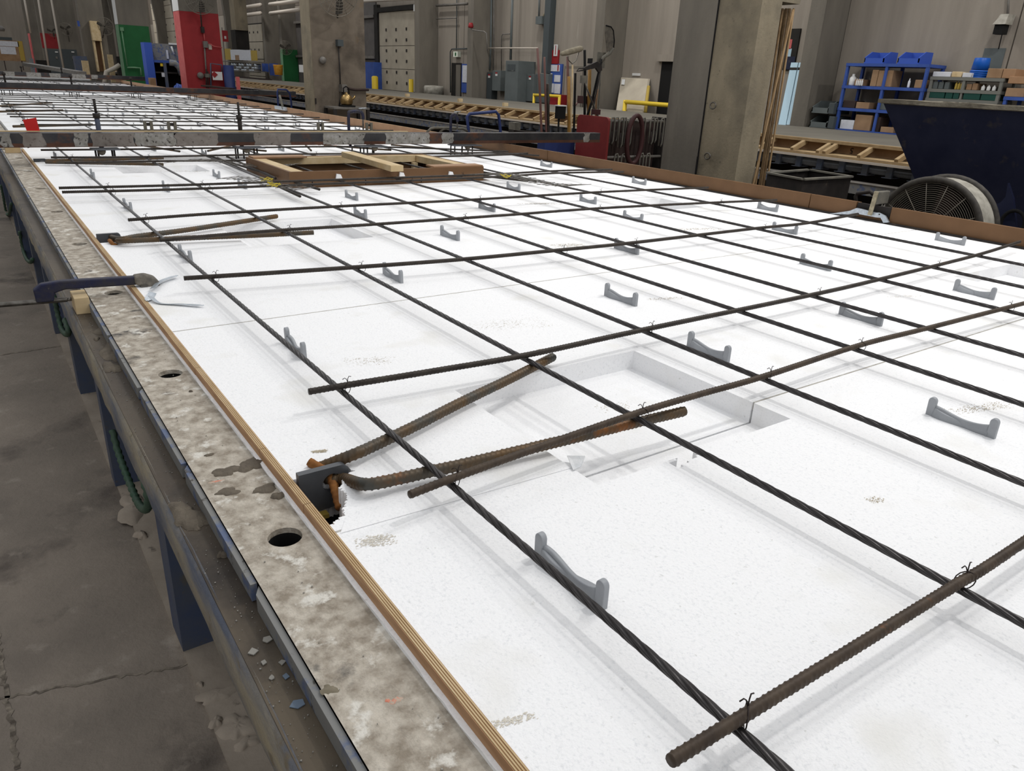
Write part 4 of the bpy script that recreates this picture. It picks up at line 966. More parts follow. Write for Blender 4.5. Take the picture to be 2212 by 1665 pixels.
# ================================================================ SECOND CASTING BED
XS = 7.15
sb = thing('second_casting_bed', 'long second casting bed with a wet grey slab beyond the columns', 'table', (XS, 10, 0))
MB().box((XS+.06, -3, 1.14), (9.55, 55, 1.168)).build('slab', 'slab', sb)
MB().box((XS+.5, -3, .05), (9.5, 55, 1.13)).build('core', 'bed_dark', sb)  # dark block added to stand in for the shade under the slab
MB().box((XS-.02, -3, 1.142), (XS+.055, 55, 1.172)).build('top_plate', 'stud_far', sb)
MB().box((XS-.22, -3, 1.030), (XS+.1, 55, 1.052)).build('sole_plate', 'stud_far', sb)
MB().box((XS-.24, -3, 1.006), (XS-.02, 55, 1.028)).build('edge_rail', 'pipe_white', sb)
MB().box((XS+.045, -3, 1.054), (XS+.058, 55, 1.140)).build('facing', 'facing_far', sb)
y = -1.0; i = 0; sy = []
while y < 40:
    sy.append(y)
    if i % 4 == 3: sy.append(y+.075)
    y += .372; i += 1
sy = [q+(4.845-min(sy, key=lambda v: abs(v-4.845))) for q in sy]
for q in sy: MB().bar((XS-.20, q, 1.056), (XS+.02, q, 1.14), .036, .045).build('strut', 'stud_far', sb)
MB().tube([(XS-.02, -3, .948), (XS-.02, 55, .948)], .042, 10).build('pipe', 'pipe_blue', sb)
y = 3.825-.2478*10
while y < 34:
    mb = MB().box((XS-.10, y-.03, .90), (XS-.07, y+.03, 1.0)).box((XS-.13, y-.05, 1.0), (XS+.02, y+.05, 1.006)).box((XS-.13, y-.05, .894), (XS+.02, y+.05, .9))
    mb.build('bracket', 'bracket_blue', sb); y += .2478
MB().box((XS-.35, -3, .74), (XS-.22, 55, .835)).build('base_rail', 'blue_edge', sb)
MB().box((XS-.36, -3, .836), (XS-.2, 55, .842)).build('base_rail_cap', 'pipe_grey', sb)
p = onX(1840, 325, XS+.044)
def text_obj(name, s_, loc, rot, size, m_, parent):
    cu = bpy.data.curves.new(name, 'FONT'); cu.body = s_; cu.size = size; cu.extrude = .001; cu.align_x = 'CENTER'; cu.align_y = 'CENTER'
    cu.materials.append(M[m_]); o = bpy.data.objects.new(name, cu); C.objects.link(o); o.rotation_euler = rot
    off = WORLD.get(parent.name, Vector((0, 0, 0))) if parent else Vector((0, 0, 0))
    o.location = Vector(loc)-off
    if parent: o.parent = parent
    bpy.context.view_layer.update(); dg_ = bpy.context.evaluated_depsgraph_get()
    me = bpy.data.meshes.new_from_object(o.evaluated_get(dg_)); q = bpy.data.objects.new(name, me); C.objects.link(q)
    q.parent = o.parent; q.location = o.location; q.rotation_euler = o.rotation_euler; bpy.data.objects.remove(o); q.name = name
    return q
text_obj('painted_number', '5', (XS+.042, p.y, p.z), (PI/2, PI, -PI/2), .075, 'black', sb)
for (px, py, lb) in ((1008-14, 214-2, 'small wood cleat on the wet slab edge, left one'), (880, 206, 'small upright wood cleat on the slab edge near the roll door'), (1092, 212, 'small upright wood block on the slab by the grey cabinets')):
    p = onX(px, py, 7.5); tag(MB().box((7.46, p.y-.03, 1.1685), (7.54, p.y+.03, 1.225)).build('wood_cleat', 'stud'), lb, 'wood block')

# ================================================================ WALL FITTINGS
def wq(px0, py0, px1, py1, X):
    pc, yc_ = (px0+px1)/2, (py0+py1)/2
    return onX(px1, yc_, X).y, onX(px0, yc_, X).y, onX(pc, py1, X).z, onX(pc, py0, X).z
def wbox(name, m_, q, d, parent=None, X=XW, back=0, bev=0):
    ya, yb, za, zb = wq(*q, X-d-back)
    return MB().box((X-d-back, ya, za), (X-back, yb, zb)).build(name, m_, parent, bev)
def wthing(name, label, cat, m_, q, d, X=XW, group=None, down=None, bev=0):
    ya, yb, za, zb = wq(*q, X-d)
    if down is not None: za = down
    o = MB().box((X-d, ya, za), (X-.001, yb, zb)).build(name, m_, None, bev)
    return tag(o, label, cat, group)
# roll-up door
dq = (820, 24, 897.5, 200)
ya, yb, za, zb = wq(*dq, XW-.05); za = 0
dr = MB().box((XW-.03, ya, za), (XW-.001, yb, zb)).build('door_1', 'dark_gap'); tag(dr, kind='structure')
zs = [0, .55, 1.15, 1.7, 2.28, zb]
for k in range(5):
    pn = MB().box((XW-.06, ya+.03, zs[k]+.006), (XW-.031, yb-.03, zs[k+1]-.006)).build('door_panel', 'door', dr)
for zrow in (1.35, 1.62, 1.9, 2.16, 2.42, 2.68):
    for u in (.22, .5, .78):
        y = ya+(yb-ya)*u; MB().box((XW-.075, y-.03, zrow-.035), (XW-.061, y+.03, zrow+.035)).build('hinge', 'dark_steel', dr)
fr = MB().box((XW-.10, yb, 0), (XW-.001, yb+.22, zb+.2)).box((XW-.10, ya-.001, zb), (XW-.001, yb, zb+.12)); tag(fr.build('trim_2', 'dark_gap'), kind='structure')
tag(MB().box((XW-.04, yb+.23, 0), (XW-.001, 27.4, 3.4)).build('trim_3', 'corrugated'), kind='structure')
for z in (1.95, 3.0):
    tag(MB().box((XW-.12, yb+.23, z), (XW-.041, 27.4, z+.07)).build('wall_rail', 'pipe_grey'), 'horizontal steel girt on the dark wall left of the roll-up door, %s' % ('lower' if z < 2 else 'upper'), 'rail')
# far doors
for (q, n_) in (((533, 50, 568, 133), 2), ((330, 0, 392, 92), 3)):
    ya, yb, za, zb = wq(*q, XW-.05)
    d2 = MB().box((XW-.03, ya, 0), (XW-.001, yb, zb)).build('door_%d' % n_, 'dark_gap'); tag(d2, kind='structure')
    zz = 0
    while zz < zb-.1:
        z2 = min(zz+.62, zb); MB().box((XW-.06, ya+.04, zz+.01), (XW-.031, yb-.04, z2-.012)).build('door_panel', 'door', d2)
        for u in (.25, .5, .75):
            if zz > .6: MB().box((XW-.07, ya+(yb-ya)*u-.05, zz+.3), (XW-.061, ya+(yb-ya)*u+.05, zz+.37)).build('hinge', 'dark_steel', d2)
        zz = z2
# blue/white banner, doorway, exit light
ya, yb, za, zb = wq(975, 136, 996, 206, XW-.02)
dw = MB().box((XW-.02, ya, 0), (XW-.001, yb, zb)).build('door_4', 'dark_gap'); tag(dw, kind='structure')
MB().box((XW-.03, ya+.02, 0), (XW-.021, ya+(yb-ya)*.5, zb-.04)).build('door_leaf', 'concrete', dw)
bn = thing('safety_banner', 'tall blue and white banner hung beside the wall pilaster', 'sign', tuple(onX(1003, 199, XW-.05)))
wbox('backing', 'shelf_blue', (997, 138, 1010.5, 200), .03, bn); wbox('sheet', 'paper', (998.5, 141, 1010, 178), .012, bn, back=.031)
ex = thing('exit_light', 'small pale square exit light above the wall doorway', 'light', tuple(onX(984, 123, XW-.1)))
wbox('housing', 'glow', (979, 111, 988.5, 123), .09, ex); wbox('symbol', 'green', (982.5, 113.5, 985, 120.5), .004, ex, back=.091)
G_ = 'grey electrical cabinets on the right wall'
for (q, d, lb, m_) in (((1051, 156, 1062, 214), .16, 'narrow grey electrical cabinet beside the wall pilaster', 'elec_dark'), ((1063, 152, 1081, 196), .22, 'square grey switch box with red and white label', 'elec'),
        ((1127.5, 157, 1135, 187), .16, 'slim grey switch box right of the tall cabinet', 'elec'), ((1137, 160, 1152, 219), .22, 'medium grey electrical cabinet right of the slim switch box', 'elec'), ((1156, 159, 1183, 222), .14, 'wide pale grey cabinet left of the blue notice board', 'elec')):
    t = thing('electrical_cabinet', lb, 'cabinet', tuple(onX((q[0]+q[2])/2, q[3], XW-d)), G_)
    wbox('body', m_, q, d, t, bev=.004)
    if q[2] < 1153 : 
        c_ = (q[0]+q[2])/2; wbox('label', 'white', (c_-2.2, q[1]+7.5, c_+2.2, q[1]+12), .004, t, back=d+.001)
        if q[0] != 1127.5: wbox('label', 'red', (c_-2.2, q[1]+4, c_+2.2, q[1]+7), .004, t, back=d+.001)
t = thing('electrical_cabinet', 'tallest grey electrical cabinet with a top louvre', 'cabinet', tuple(onX(1105, 216, XW-.4)), G_)
ya, yb, za, zb = wq(1091, 131, 1118, 216, XW-.45)
MB().box((XW-.45, ya, 0.001), (XW-.001, yb, zb)).build('body', 'elec', t, .005)
for k in range(9):
    y = ya+(yb-ya)*(.22+.07*k); MB().box((XW-.458, y, zb-.19), (XW-.451, y+.03, zb-.07)).build('louvre', 'elec_dark', t)
wbox('label', 'white', (1105, 148, 1109, 153), .004, t, back=.451)
def pipe(name, label, pix, X, r, m_, cat='pipe', group=None):
    tag(MB().tube([onX(px, py, X) for px, py in pix], r, 8).build(name, m_), label, cat, group)
G_ = 'conduits and pipes on the right wall'
pipe('conduit', 'steel conduit rising above the square switch box', [(1062, -20), (1060, 104), (1058, 150)], XW-.08, .022, 'elec', group=G_)
pipe('conduit', 'thin conduit just right of the rising steel conduit', [(1067, -20), (1066, 152)], XW-.07, .014, 'pipe_grey', group=G_)
pipe('conduit', 'bright conduit rising from the tallest cabinet', [(1107.5, -20), (1105, 60), (1103, 129)], XW-.12, .026, 'elec', group=G_)
pipe('conduit', 'conduit bent over beside the bright conduit', [(1083, 160), (1083.5, 78), (1086, 74), (1101, 73)], XW-.05, .012, 'pipe_grey', group=G_)
pipe('conduit', 'conduit looping to the narrow cabinet beside the pilaster', [(1037, 210), (1038, 146), (1042, 141), (1054, 142)], XW-.05, .014, 'elec', group=G_)
pipe('conduit', 'upper conduit bend next to the wall pilaster', [(1038, 150), (1039, 108), (1042, 104), (1054, 104)], XW-.05, .012, 'pipe_grey', group=G_)
pipe('conduit', 'long horizontal pipe crossing above the electrical cabinets', [(1053, 104), (1110, 104), (1162, 104)], XW-.16, .016, 'pipe_white', group=G_)
pipe('conduit', 'thin conduit up to the box with two elbows', [(1165.5, -20), (1164, 35)], XW-.08, .018, 'elec', group=G_)
pipe('conduit', 'curved elbow at the top right of the wall box', [(1172, 45), (1175, 32), (1180, 24), (1182, 27), (1177, 50)], XW-.07, .022, 'concrete_tan', group=G_)
pipe('conduit', 'conduit from the doorway up over the exit light', [(973, 200), (972.5, 112), (976, 106), (1009, 105)], XW-.05, .014, 'elec_dark', group=G_)
pipe('conduit', 'thin vertical conduit above the exit light', [(987, -20), (986, 108)], XW-.05, .012, 'elec_dark', group=G_)
pipe('conduit', 'upper horizontal pipe left of the wall pilaster', [(943, 12), (1010, 8)], XW-.12, .03, 'pipe_grey', group=G_)
pipe('conduit', 'second horizontal pipe ending above the exit light', [(943, 41), (986, 39)], XW-.1, .014, 'pipe_grey', group=G_)
pipe('conduit', 'conduit from red alarm down the pilaster side', [(1018, 62), (1022, 65), (1046, 68), (1051, 72), (1053, 110)], 9.5, .012, 'pipe_grey', group=G_)
pipe('conduit', 'long pipe at the top between brown column and door', [(784, 3), (895, -3)], XW-.3, .035, 'pipe_white', group=G_)
tag(wbox('wall_duct', 'elec_dark', (1174, -25, 1186, 158), .14), 'wide vertical grey duct left of the red fire board', 'duct')
wthing('switch_box', 'small grey box high on the wall with conduit above', 'box', 'elec', (1157, 35, 1170, 52), .16)
wthing('switch_box', 'small white box at the top corner of the roll-up door', 'box', 'white', (893, 9, 902, 24), .25)
tag(MB().lathe(onX(1017, 57, 9.5), [(.05, -.03), (.06, 0), (.04, .07)], 10).build('alarm_light', 'red'), 'small red alarm light on the wall pilaster edge', 'light')
# fire board and notice board
t = thing('fire_board', 'red fire equipment board with white striped sign', 'sign', tuple(onX(1198, 137, XW-.05)))
wbox('board', 'red', (1191, 108, 1206, 139), .03, t); wbox('striped_sign', 'white', (1196, 96, 1204, 121), .01, t, back=.031); wbox('stripe', 'red', (1199.2, 98, 1200.6, 118), .003, t, back=.042)
t = thing('notice_board', 'blue notice board covered with white papers', 'notice board', tuple(onX(1199, 203, XW-.06)))
wbox('board', 'shelf_blue', (1185, 138, 1213, 203), .03, t)
for q in ((1186, 140, 1209, 154), (1186, 158, 1192, 176), (1197, 162, 1210, 177), (1188, 180, 1196, 200), (1197, 181, 1210, 202)): wbox('paper', 'paper', q, .006, t, back=.031)
wbox('red_strip', 'red', (1204, 140, 1206.5, 153), .003, t, back=.038)
wthing('red_cabinet', 'low red cabinet below the blue notice board', 'cabinet', 'red', (1188, 204, 1203, 224), .3, down=0)
def rail(label, pts, X, r, legs):
    t = thing('guard_rail', label, 'railing', tuple(onX(*pts[0], X)), 'yellow guard rails in front of the wall')
    MB().tube([onX(px, py, X) for px, py in pts], r, 8).build('top_bar', 'yellow', t)
    for (px, py) in legs:
        p = onX(px, py, X); MB().tube([(X, p.y, 0), (X, p.y, p.z)], r, 8).build('post', 'yellow', t)
rail('short yellow guard rail in front of the notice board', [(1154, 205), (1210, 208)], 9.7, .028, [(1154, 202), (1209, 205)])
rail('long yellow guard rail left of the nearest column', [(1351, 220), (1441, 227), (1500, 232)], 9.62, .036, [(1351, 216)])
wthing('message_display', 'small dark display with red lamps on the wall', 'display', 'black', (1269, 126, 1283, 137), .08)
wthing('wall_sheet', 'tall white paper sheet hung behind the shovel handles', 'paper', 'ice_blue', (1281, 148, 1290, 197), .02)
wthing('wall_sign', 'small white sign above the leaning concrete panel', 'sign', 'white', (1365.5, 158, 1382, 163.5), .02)
a, b, c, d = onX(1342, 167, XW-.06), onX(1400, 170, XW-.06), onX(1388, 243, XW-.45), onX(1331, 238, XW-.45)
t = thing('sample_panel', 'flat grey concrete sample panel leaning against the wall', 'panel', tuple(c))
MB().prism([a, b, c, d], (.05, 0, 0)).build('panel', 'door', t)
a2, b2, c2, d2 = [onX(px, py, XX) for px, py, XX in ((1343.5, 171, XW-.10), (1350, 171.5, XW-.10), (1348.5, 183, XW-.17), (1342, 182.5, XW-.17))]
MB().prism([a2, b2, c2, d2], (.004, 0, 0)).build('paper', 'white', t)
tag(MB().tube([onX(1401, 187, XW-.12), onX(1394, 243, XW-.4)], .03, 8).build('yellow_pole', 'old_yellow'), 'yellow pole leaning on the wall beside the sample panel', 'pole')
ya, yb, za, zb = wq(1424, 133, 1452, 244, XW-.01)
tag(MB().box((XW-.012, ya, 0), (XW-.001, yb, zb)).build('door_5', 'black'), kind='structure')
tag(MB().box((XW-.07, ya-.05, zb), (XW-.001, yb+.08, zb+.11)).build('trim_4', 'wall'), kind='structure')
ya, yb, za, zb = wq(1218, 143, 1262, 240, XW-.01)
d6 = tag(MB().box((XW-.03, ya, 0), (XW-.001, yb, zb)).build('door_6', 'concrete'), kind='structure'); MB().box((XW-.04, ya+.05, 0), (XW-.031, yb-.05, zb-.05)).build('door_leaf', 'wall', d6)
wthing('blue_locker', 'blue metal locker left of the roll-up door', 'locker', 'shelf_blue', (789, 134, 808, 192), .3, down=0)
tag(MB().lathe((9.75, onX(810, 180, 9.75).y, 0), [(.09, 0), (.09, onX(810, 166, 9.75).z), (.05, onX(810, 164, 9.75).z)], 12).build('bollard', 'yellow'), 'yellow bollard standing beside the blue locker', 'bollard')
tag(MB().lathe((9.85, onX(888, 180, 9.85).y, 0), [(.06, 0), (.06, onX(888, 171, 9.85).z)], 12).build('bollard', 'yellow'), 'slim yellow bollard at the right jamb of the roll-up door', 'bollard')
t_ = onX(935, 196, 9.75); tag(MB().lathe((9.78, t_.y, onX(935, 204, 9.75).z), [(.25, 0), (.25, .16), (.23, .2), (.05, .21)], 18).build('white_tub', 'drum_grey'), 'round white tub on the far side of the slab', 'tub')
# camera high on the right wall
t = thing('wall_light', 'grey hooded floodlight high at the right of the wall', 'light', tuple(onX(2164, 60, XW-.2)))
ya, yb, za, zb = wq(2151, 30, 2179, 53, XW-.2)
MB().prism([(XW-.25, ya, za), (XW-.25, yb, za), (XW-.22, yb-.02, zb-.06), (XW-.18, (ya+yb)/2+.04, zb), (XW-.18, (ya+yb)/2-.05, zb), (XW-.22, ya+.01, zb-.06)], (.17, 0, 0)).build('hood', 'drum_grey', t)
MB().box((XW-.23, ya+.02, za-.10), (XW-.10, yb-.02, za-.001)).build('lens', 'black', t)
pipe('conduit', 'conduit down to the hooded floodlight', [(2180, -30), (2177, 35)], XW-.08, .014, 'pipe_grey', group=G_)
wthing('wall_plate', 'dull grey square patch plate above the blue pails', 'plate', 'elec', (2121, 104, 2167, 150), .01)
pipe('cable', 'black cable running down from the floodlight', [(2166, 68), (2157, 106)], XW-.04, .006, 'black', 'cable')

# poster and pale blue panels behind the timber slot
t = thing('poster', 'dark poster with a small figure, half hidden behind the timber strips', 'poster', tuple(onX(1712, 152, XW-.03)))
wbox('sheet', 'dark_gap', (1697, 62, 1722, 152), .02, t); wbox('lower_print', 'navy', (1697, 122, 1716, 150), .003, t, back=.021); wbox('green_print', 'ice_blue', (1700, 105, 1709, 122), .003, t, back=.021)
wbox('pink_print', 'red_pale', (1705, 85, 1710, 106), .003, t, back=.021)
for (x0, x1, x2, x3, lb) in ((1709, 1724, 1697, 1681, 'left pale blue insulation strip leaning on the wall'), (1726, 1733, 1713, 1699, 'right pale blue insulation strip leaning on the wall')):
    a, b, c, d = onX(x0, 135, XW-.08), onX(x1, 135, XW-.08), onX(x2, 270, XW-.5), onX(x3, 269, XW-.5)
    tag(MB().prism([a, b, c, d], (.03, 0, 0)).build('insulation_strip', 'ice_blue'), lb, 'panel')
    tag(MB().prism([a.lerp(d, .08)+Vector((-.004, 0, 0)), b.lerp(c, .08)+Vector((-.004, 0, 0)), b.lerp(c, .12)+Vector((-.004, 0, 0)), a.lerp(d, .12)+Vector((-.004, 0, 0))], (.003, 0, 0)).build('strap', 'dark_gap'), 'dark strap around the top of the %s pale blue strip' % lb.split()[0], 'strap')
# ---------------- blue shelf
def shelf_unit(label, X0_, ups, levels, ztop, m_, zbot=0):
    t = thing('shelf_unit', label, 'shelf', (X0_, ups[0], 0))
    for y in ups:
        for X_ in (X0_, XW-.08): MB().box((X_, y-.016, zbot), (X_+.04, y+.016, ztop)).build('upright', m_, t)
    for z in levels: MB().box((X0_-.004, min(ups)-.02, z-.036), (XW-.03, max(ups)+.02, z)).build('shelf_board', m_, t)
    return t
XF = 9.66
u = [onX(1832, 136, XF).y, onX(1917, 139, XF).y, onX(2004, 142, XF).y]
zt = onX(1900, 137, XF).z; z2 = onX(1900, 187, XF).z; z3 = onX(1865, 235, XF).z; z4 = onX(1850, 281, XF).z
shelf_unit('tall blue steel shelf unit against the right wall', XF, u, [zt, z2, z3, z4], zt, 'shelf_blue')
def item(name, label, cat, m_, q, z, dep=.22, X=None, group=None, kind='box'):
    X = X or XF+.02; yc_ = (q[1]+q[3])/2; ya, yb = onX(q[2], yc_, X).y, onX(q[0], yc_, X).y; h = abs(onX((q[0]+q[2])/2, q[1], X).z-onX((q[0]+q[2])/2, q[3], X).z)
    if kind == 'box': o = MB().box((X, ya, z+.001), (X+dep, yb, z+h)).build(name, m_, None, .004)
    elif kind == 'bin':
        t = .012; mb = MB(); sl = .07
        mb.box((X, ya, z+.001), (X+dep, yb, z+.015)).box((X+dep-t, ya, z+.015), (X+dep, yb, z+h)).box((X, ya, z+.015), (X+t, yb, z+h*.45))
        for y_ in (ya, yb-t): mb.prism([(X, y_, z+.015), (X+dep-t, y_, z+.015), (X+dep-t, y_, z+h), (X+dep*.45, y_, z+h), (X, y_, z+h*.5)], (0, t, 0))
        o = mb.build(name, m_)
    else:
        r = abs(yb-ya)/2; o = MB().lathe((X+r, (ya+yb)/2, z+.001), [(r*.95, 0), (r, h*.1), (r, h*.66), (r*.4, h*.84), (r*.4, h)], 12).build(name, m_)
    return tag(o, label, cat, group)
item('storage_bin', 'blue storage bin on top of the blue shelf, left one', 'bin', 'bin_blue', (1869, 108, 1911, 134), zt, .3, kind='bin')
item('storage_bin', 'blue storage bin on top of the blue shelf, right one', 'bin', 'bin_blue', (1941, 109, 1987, 136), zt, .3, kind='bin')
item('jug', 'white plastic jug with red label on the blue shelf', 'jug', 'white', (1832, 158, 1845, 183), z2, kind='bottle')
item('carton', 'small open carton beside the white jug', 'box', 'cardboard', (1846, 170, 1862, 184), z2)
for k in range(4): item('spray_can', '%s slim white spray can from the left in the row of four' % ORD[k], 'can', 'white', (1848+k*4, 171, 1851+k*4, 186), z2, X=XF+.0-.05+.01, group='row of white spray cans on the blue shelf', kind='bottle')
item('carton', 'tall carton with white label on the blue shelf, left one', 'box', 'cardboard', (1882, 150, 1895, 186), z2)
item('carton', 'tall carton on the blue shelf, middle one', 'box', 'cardboard', (1896, 151, 1909, 186), z2)
item('carton', 'tall carton right of the middle shelf upright', 'box', 'cardboard', (1914, 151, 1927, 187), z2)
item('bottle', 'clear water bottle alone on the blue shelf', 'bottle', 'paper', (1960, 169, 1965, 189), z2, kind='bottle')
item('carton', 'carton at the right end of the blue shelf', 'box', 'cardboard', (1976, 171, 1994, 189), z2)
item('carton', 'dark lidded carton on the third shelf, left one', 'box', 'rack_brown', (1821, 217, 1847, 233), z3)
item('carton', 'shallow carton on the third shelf beside the dark one', 'box', 'cardboard', (1849, 221, 1877, 235), z3)
item('carton', 'grey box half hidden behind the hopper rim', 'box', 'elec', (1895, 222, 1915, 238), z3)
item('carton', 'stack of white and red cartons on the lowest shelf', 'box', 'paper', (1815, 258, 1844, 278), z4)
item('carton', 'big brown carton on the lowest shelf', 'box', 'cardboard', (1846, 246, 1882, 280), z4, .3)
item('carton', 'lower carton of the pair beside the hopper', 'box', 'cardboard', (1902, 272, 1930, 284), z4)
item('carton', 'dark brown carton right of the big one', 'box', 'rack_brown', (1886, 252, 1900, 284), z4)
for (q, lb) in (((1814, 233.5, 1818, 236), 'x'),): pass
# grey bins stack
for (q, lb, z) in (((1750, 250, 1787, 277), 'lower grey open storage bin by the wall pilaster', 1.17), ((1754, 222, 1790, 249), 'upper grey open storage bin stacked on the lower one', 1.17+.185)):
    item('storage_bin', lb, 'bin', 'elec', q, z, .38, X=9.6, kind='bin')
for (q, lb, z) in (((1789, 250, 1801, 277), 'lower dark grey closed bin left of the blue shelf', 1.17), ((1789, 224, 1801, 248), 'upper dark grey closed bin left of the blue shelf', 1.17+.185)):
    item('storage_bin', lb, 'bin', 'elec_dark', q, z, .38, X=9.6)
tag(MB().box((9.60, 6.1, 0), (9.99, 6.53, 1.168)).build('low_bench', 'slab'), 'low grey bench along the wall carrying the grey bins', 'bench')
# grey shelf
XG = 9.7
ug = [onX(2008, 190, XG).y, onX(2078, 192, XG).y, onX(2158, 196, XG).y]
ga, gb, gc = onX(2085, 167, XG).z, onX(2085, 194, XG).z, onX(2085, 215, XG).z
shelf_unit('low grey shelf unit with green bins right of the blue shelf', XG, ug, [ga, gb, gc], ga, 'shelf_grey')
for k, q in enumerate(((2008, 196, 2040, 212), (2042, 198, 2057, 213), (2059, 198, 2074, 213), (2081, 199, 2117, 214), (2119, 200, 2152, 216))):
    item('parts_bin', '%s dark green parts bin from the left on the grey shelf' % ORD[k], 'bin', 'bin_green', q, gc, .25, X=XG+.0, group='dark green parts bins on the grey shelf')
item('rag_pile', 'pile of white rags on top of the grey shelf', 'rags', 'paper', (2015, 155, 2053, 166), ga, .26, X=XG+.02)
item('carton', 'cream box between the rags and the blue pails', 'box', 'stud', (2056, 154, 2077, 166), ga, .2, X=XG+.02)
item('carton', 'flat white carton behind the cream box', 'box', 'paper', (2079, 157, 2098, 167), ga, .2, X=XG+.02)
p = onX(2115, 150, XG+.15); hp = onX(2115, 126, XG+.15).z-ga
t = thing('pail_stack', 'tall stack of nested bright blue pails', 'pails', (XG+.17, p.y, ga))
MB().lathe((XG+.17, p.y, ga+hp*.42), [(.092, 0), (.082, hp*.58), (.078, hp*.6)], 18).build('top_pail', 'pail_blue', t)
for k in range(4): MB().lathe((XG+.17, p.y, ga+hp*(.002+.1*k)), [(.100, 0), (.098, hp*.05), (.092, hp*.09)], 18).build('rim', 'pail_blue', t)
item('carton', 'open carton with taped flaps beside the blue pails', 'box', 'cardboard', (2132, 149, 2164, 170), ga, .26, X=XG+.02)
item('carton', 'darker labelled carton at the right on the grey shelf', 'box', 'form_ply_far', (2165, 151, 2192, 172), ga, .26, X=XG+.02)
for k in range(4): item('caulk_tube', '%s old yellow caulk tube from the left on the grey shelf' % ORD[k], 'tube', 'old_yellow', (2062+k*6, 175, 2067+k*6, 193), gb, X=XG+.02, group='yellow caulk tubes on the grey shelf', kind='bottle')
for k, (a_, b_) in enumerate(((2015, 2025), (2027, 2037), (2040, 2050))): item('tin', '%s grey tin from the left on the upper grey shelf' % ORD[k], 'tin', 'elec', (a_, 177, b_, 193), gb, X=XG+.02, kind='box')
for k, (a_, b_) in enumerate(((2087, 2098), (2100, 2111))): item('carton', '%s small carton right of the caulk tubes' % ORD[k], 'box', 'cardboard', (a_, 178-k*2+4, b_, 195), gb, X=XG+.02)
for k, (a_, b_) in enumerate(((2118, 2126), (2130, 2138), (2142, 2150))): item('jar', '%s pale jar at the right end of the grey shelf' % ORD[k], 'jar', 'white', (a_, 184, b_, 196), gb, X=XG+.02, kind='bottle')
# second blue shelf at the frame edge
zsb = onX(2185, 209, XG-.02).z
shelf_unit('low blue shelf at the right edge of the photo', XG-.04, [onX(2156, 208, XG).y-.1, onX(2290, 210, XG).y], [zsb], zsb, 'shelf_blue')
item('carton', 'lower large carton on the right blue shelf', 'box', 'cardboard', (2172, 190, 2212, 209), zsb, .28, X=XG)
item('carton', 'upper large carton on the right blue shelf', 'box', 'form_ply_far', (2176, 173, 2230, 189), zsb+.135, .28, X=XG)

# ================================================================ COLUMN FITTINGS
def fan(label, c, R, ax, rings=7, spokes=12, mt='fan_metal', bracket=None, tilt=0):
    c = Vector(c); ax = Vector(ax).normalized(); u = ax.cross(Vector((0, 0, 1))).normalized(); v = u.cross(ax)
    t = thing('wall_fan', label, 'fan', tuple(c), 'round caged fans on the columns')
    def circ(r, off, n=28): return [c+ax*off+(u*math.cos(2*PI*k/n)+v*math.sin(2*PI*k/n))*r for k in range(n)]
    th = R*.012
    mb = MB()
    mb.tube(circ(R, 0), th*2.2, 5, closed=True)
    for i in range(1, rings): mb.tube(circ(R*i/rings, R*.22*(1-(i/rings)**2)), th, 4, closed=True)
    for k in range(spokes):
        a = 2*PI*k/spokes; d = u*math.cos(a)+v*math.sin(a)
        mb.tube([c+ax*R*.22+d*R*.08, c+ax*R*.17+d*R*.5, c+d*R, c-ax*R*.2+d*R*.6, c-ax*R*.25+d*R*.1], th, 4)
    mb.build('guard', mt, t)
    for k in range(3):
        a = 2*PI*k/3+.5; d = u*math.cos(a)+v*math.sin(a); e = u*-math.sin(a)+v*math.cos(a)
        MB().prism([c+d*R*.1-e*R*.08, c+d*R*.35-e*R*.26, c+d*R*.86-e*R*.22+ax*R*.05, c+d*R*.88+e*R*.14+ax*R*.08, c+d*R*.4+e*R*.1], ax*R*.01).build('blade', 'fan_dark', t)
    MB().tube([c-ax*R*.3, c+ax*R*.05], R*.14, 12).build('motor', 'fan_dark', t)
    if bracket: MB().tube([c-ax*R*.28]+[Vector(p) for p in bracket], R*.05, 6).build('bracket', 'fan_dark', t)
    return t
def pxr(px, Y, py=0): return abs(onY(px, py, Y).x-onY(px+1, py, Y).x)
def fan_on(label, px, py, rpx, Y, ax, **k):
    c = onY(px, py, Y); return fan(label, c, rpx*pxr(px, Y, py), ax, **k)
fan_on('large wall fan at the top of the red column', 432, -4, 33, 21.75, (-.1, -1, -.25), bracket=[onY(436, 62, 22.15)])
fan_on('largest wall fan at the top of the brown column', 731, -12, 42, 12.75, (0, -1, -.3), bracket=[onY(729, 38, 13.15)])
fan_on('grey caged fan beside the wooden chute', 226, 57, 19, 39.9, (-.2, -1, -.1), bracket=[onY(222, 82, 40.25)])
fan_on('tilted caged fan above the second electric cabinet', 143, 63, 15, 49.1, (-.5, -1, -.5), bracket=[onY(150, 90, 49.45)])
fan_on('tilted caged fan over the far red band', 113, 68, 13, 57.9, (-.5, -1, -.5), bracket=[onY(118, 84, 58.5)])
def cbox(name, m_, q, Y, d, parent=None, back=0):
    xc, yc_ = (q[0]+q[2])/2, (q[1]+q[3])/2
    a, b = onY(q[0], yc_, Y), onY(q[2], yc_, Y); z1, z0 = onY(xc, q[1], Y).z, onY(xc, q[3], Y).z
    return MB().box((a.x, Y-d-back, z0), (b.x, Y-back, z1)).build(name, m_, parent)
def cthing(name, label, cat, m_, q, Y, d, down=False):
    if down:
        xc, yc_ = (q[0]+q[2])/2, (q[1]+q[3])/2; a, b = onY(q[0], yc_, Y), onY(q[2], yc_, Y); z1 = onY(xc, q[1], Y).z
        return tag(MB().box((a.x, Y-d, .013), (b.x, Y, z1)).build(name, m_), label, cat)
    return tag(cbox(name, m_, q, Y, d), label, cat)
YB_ = 13.198
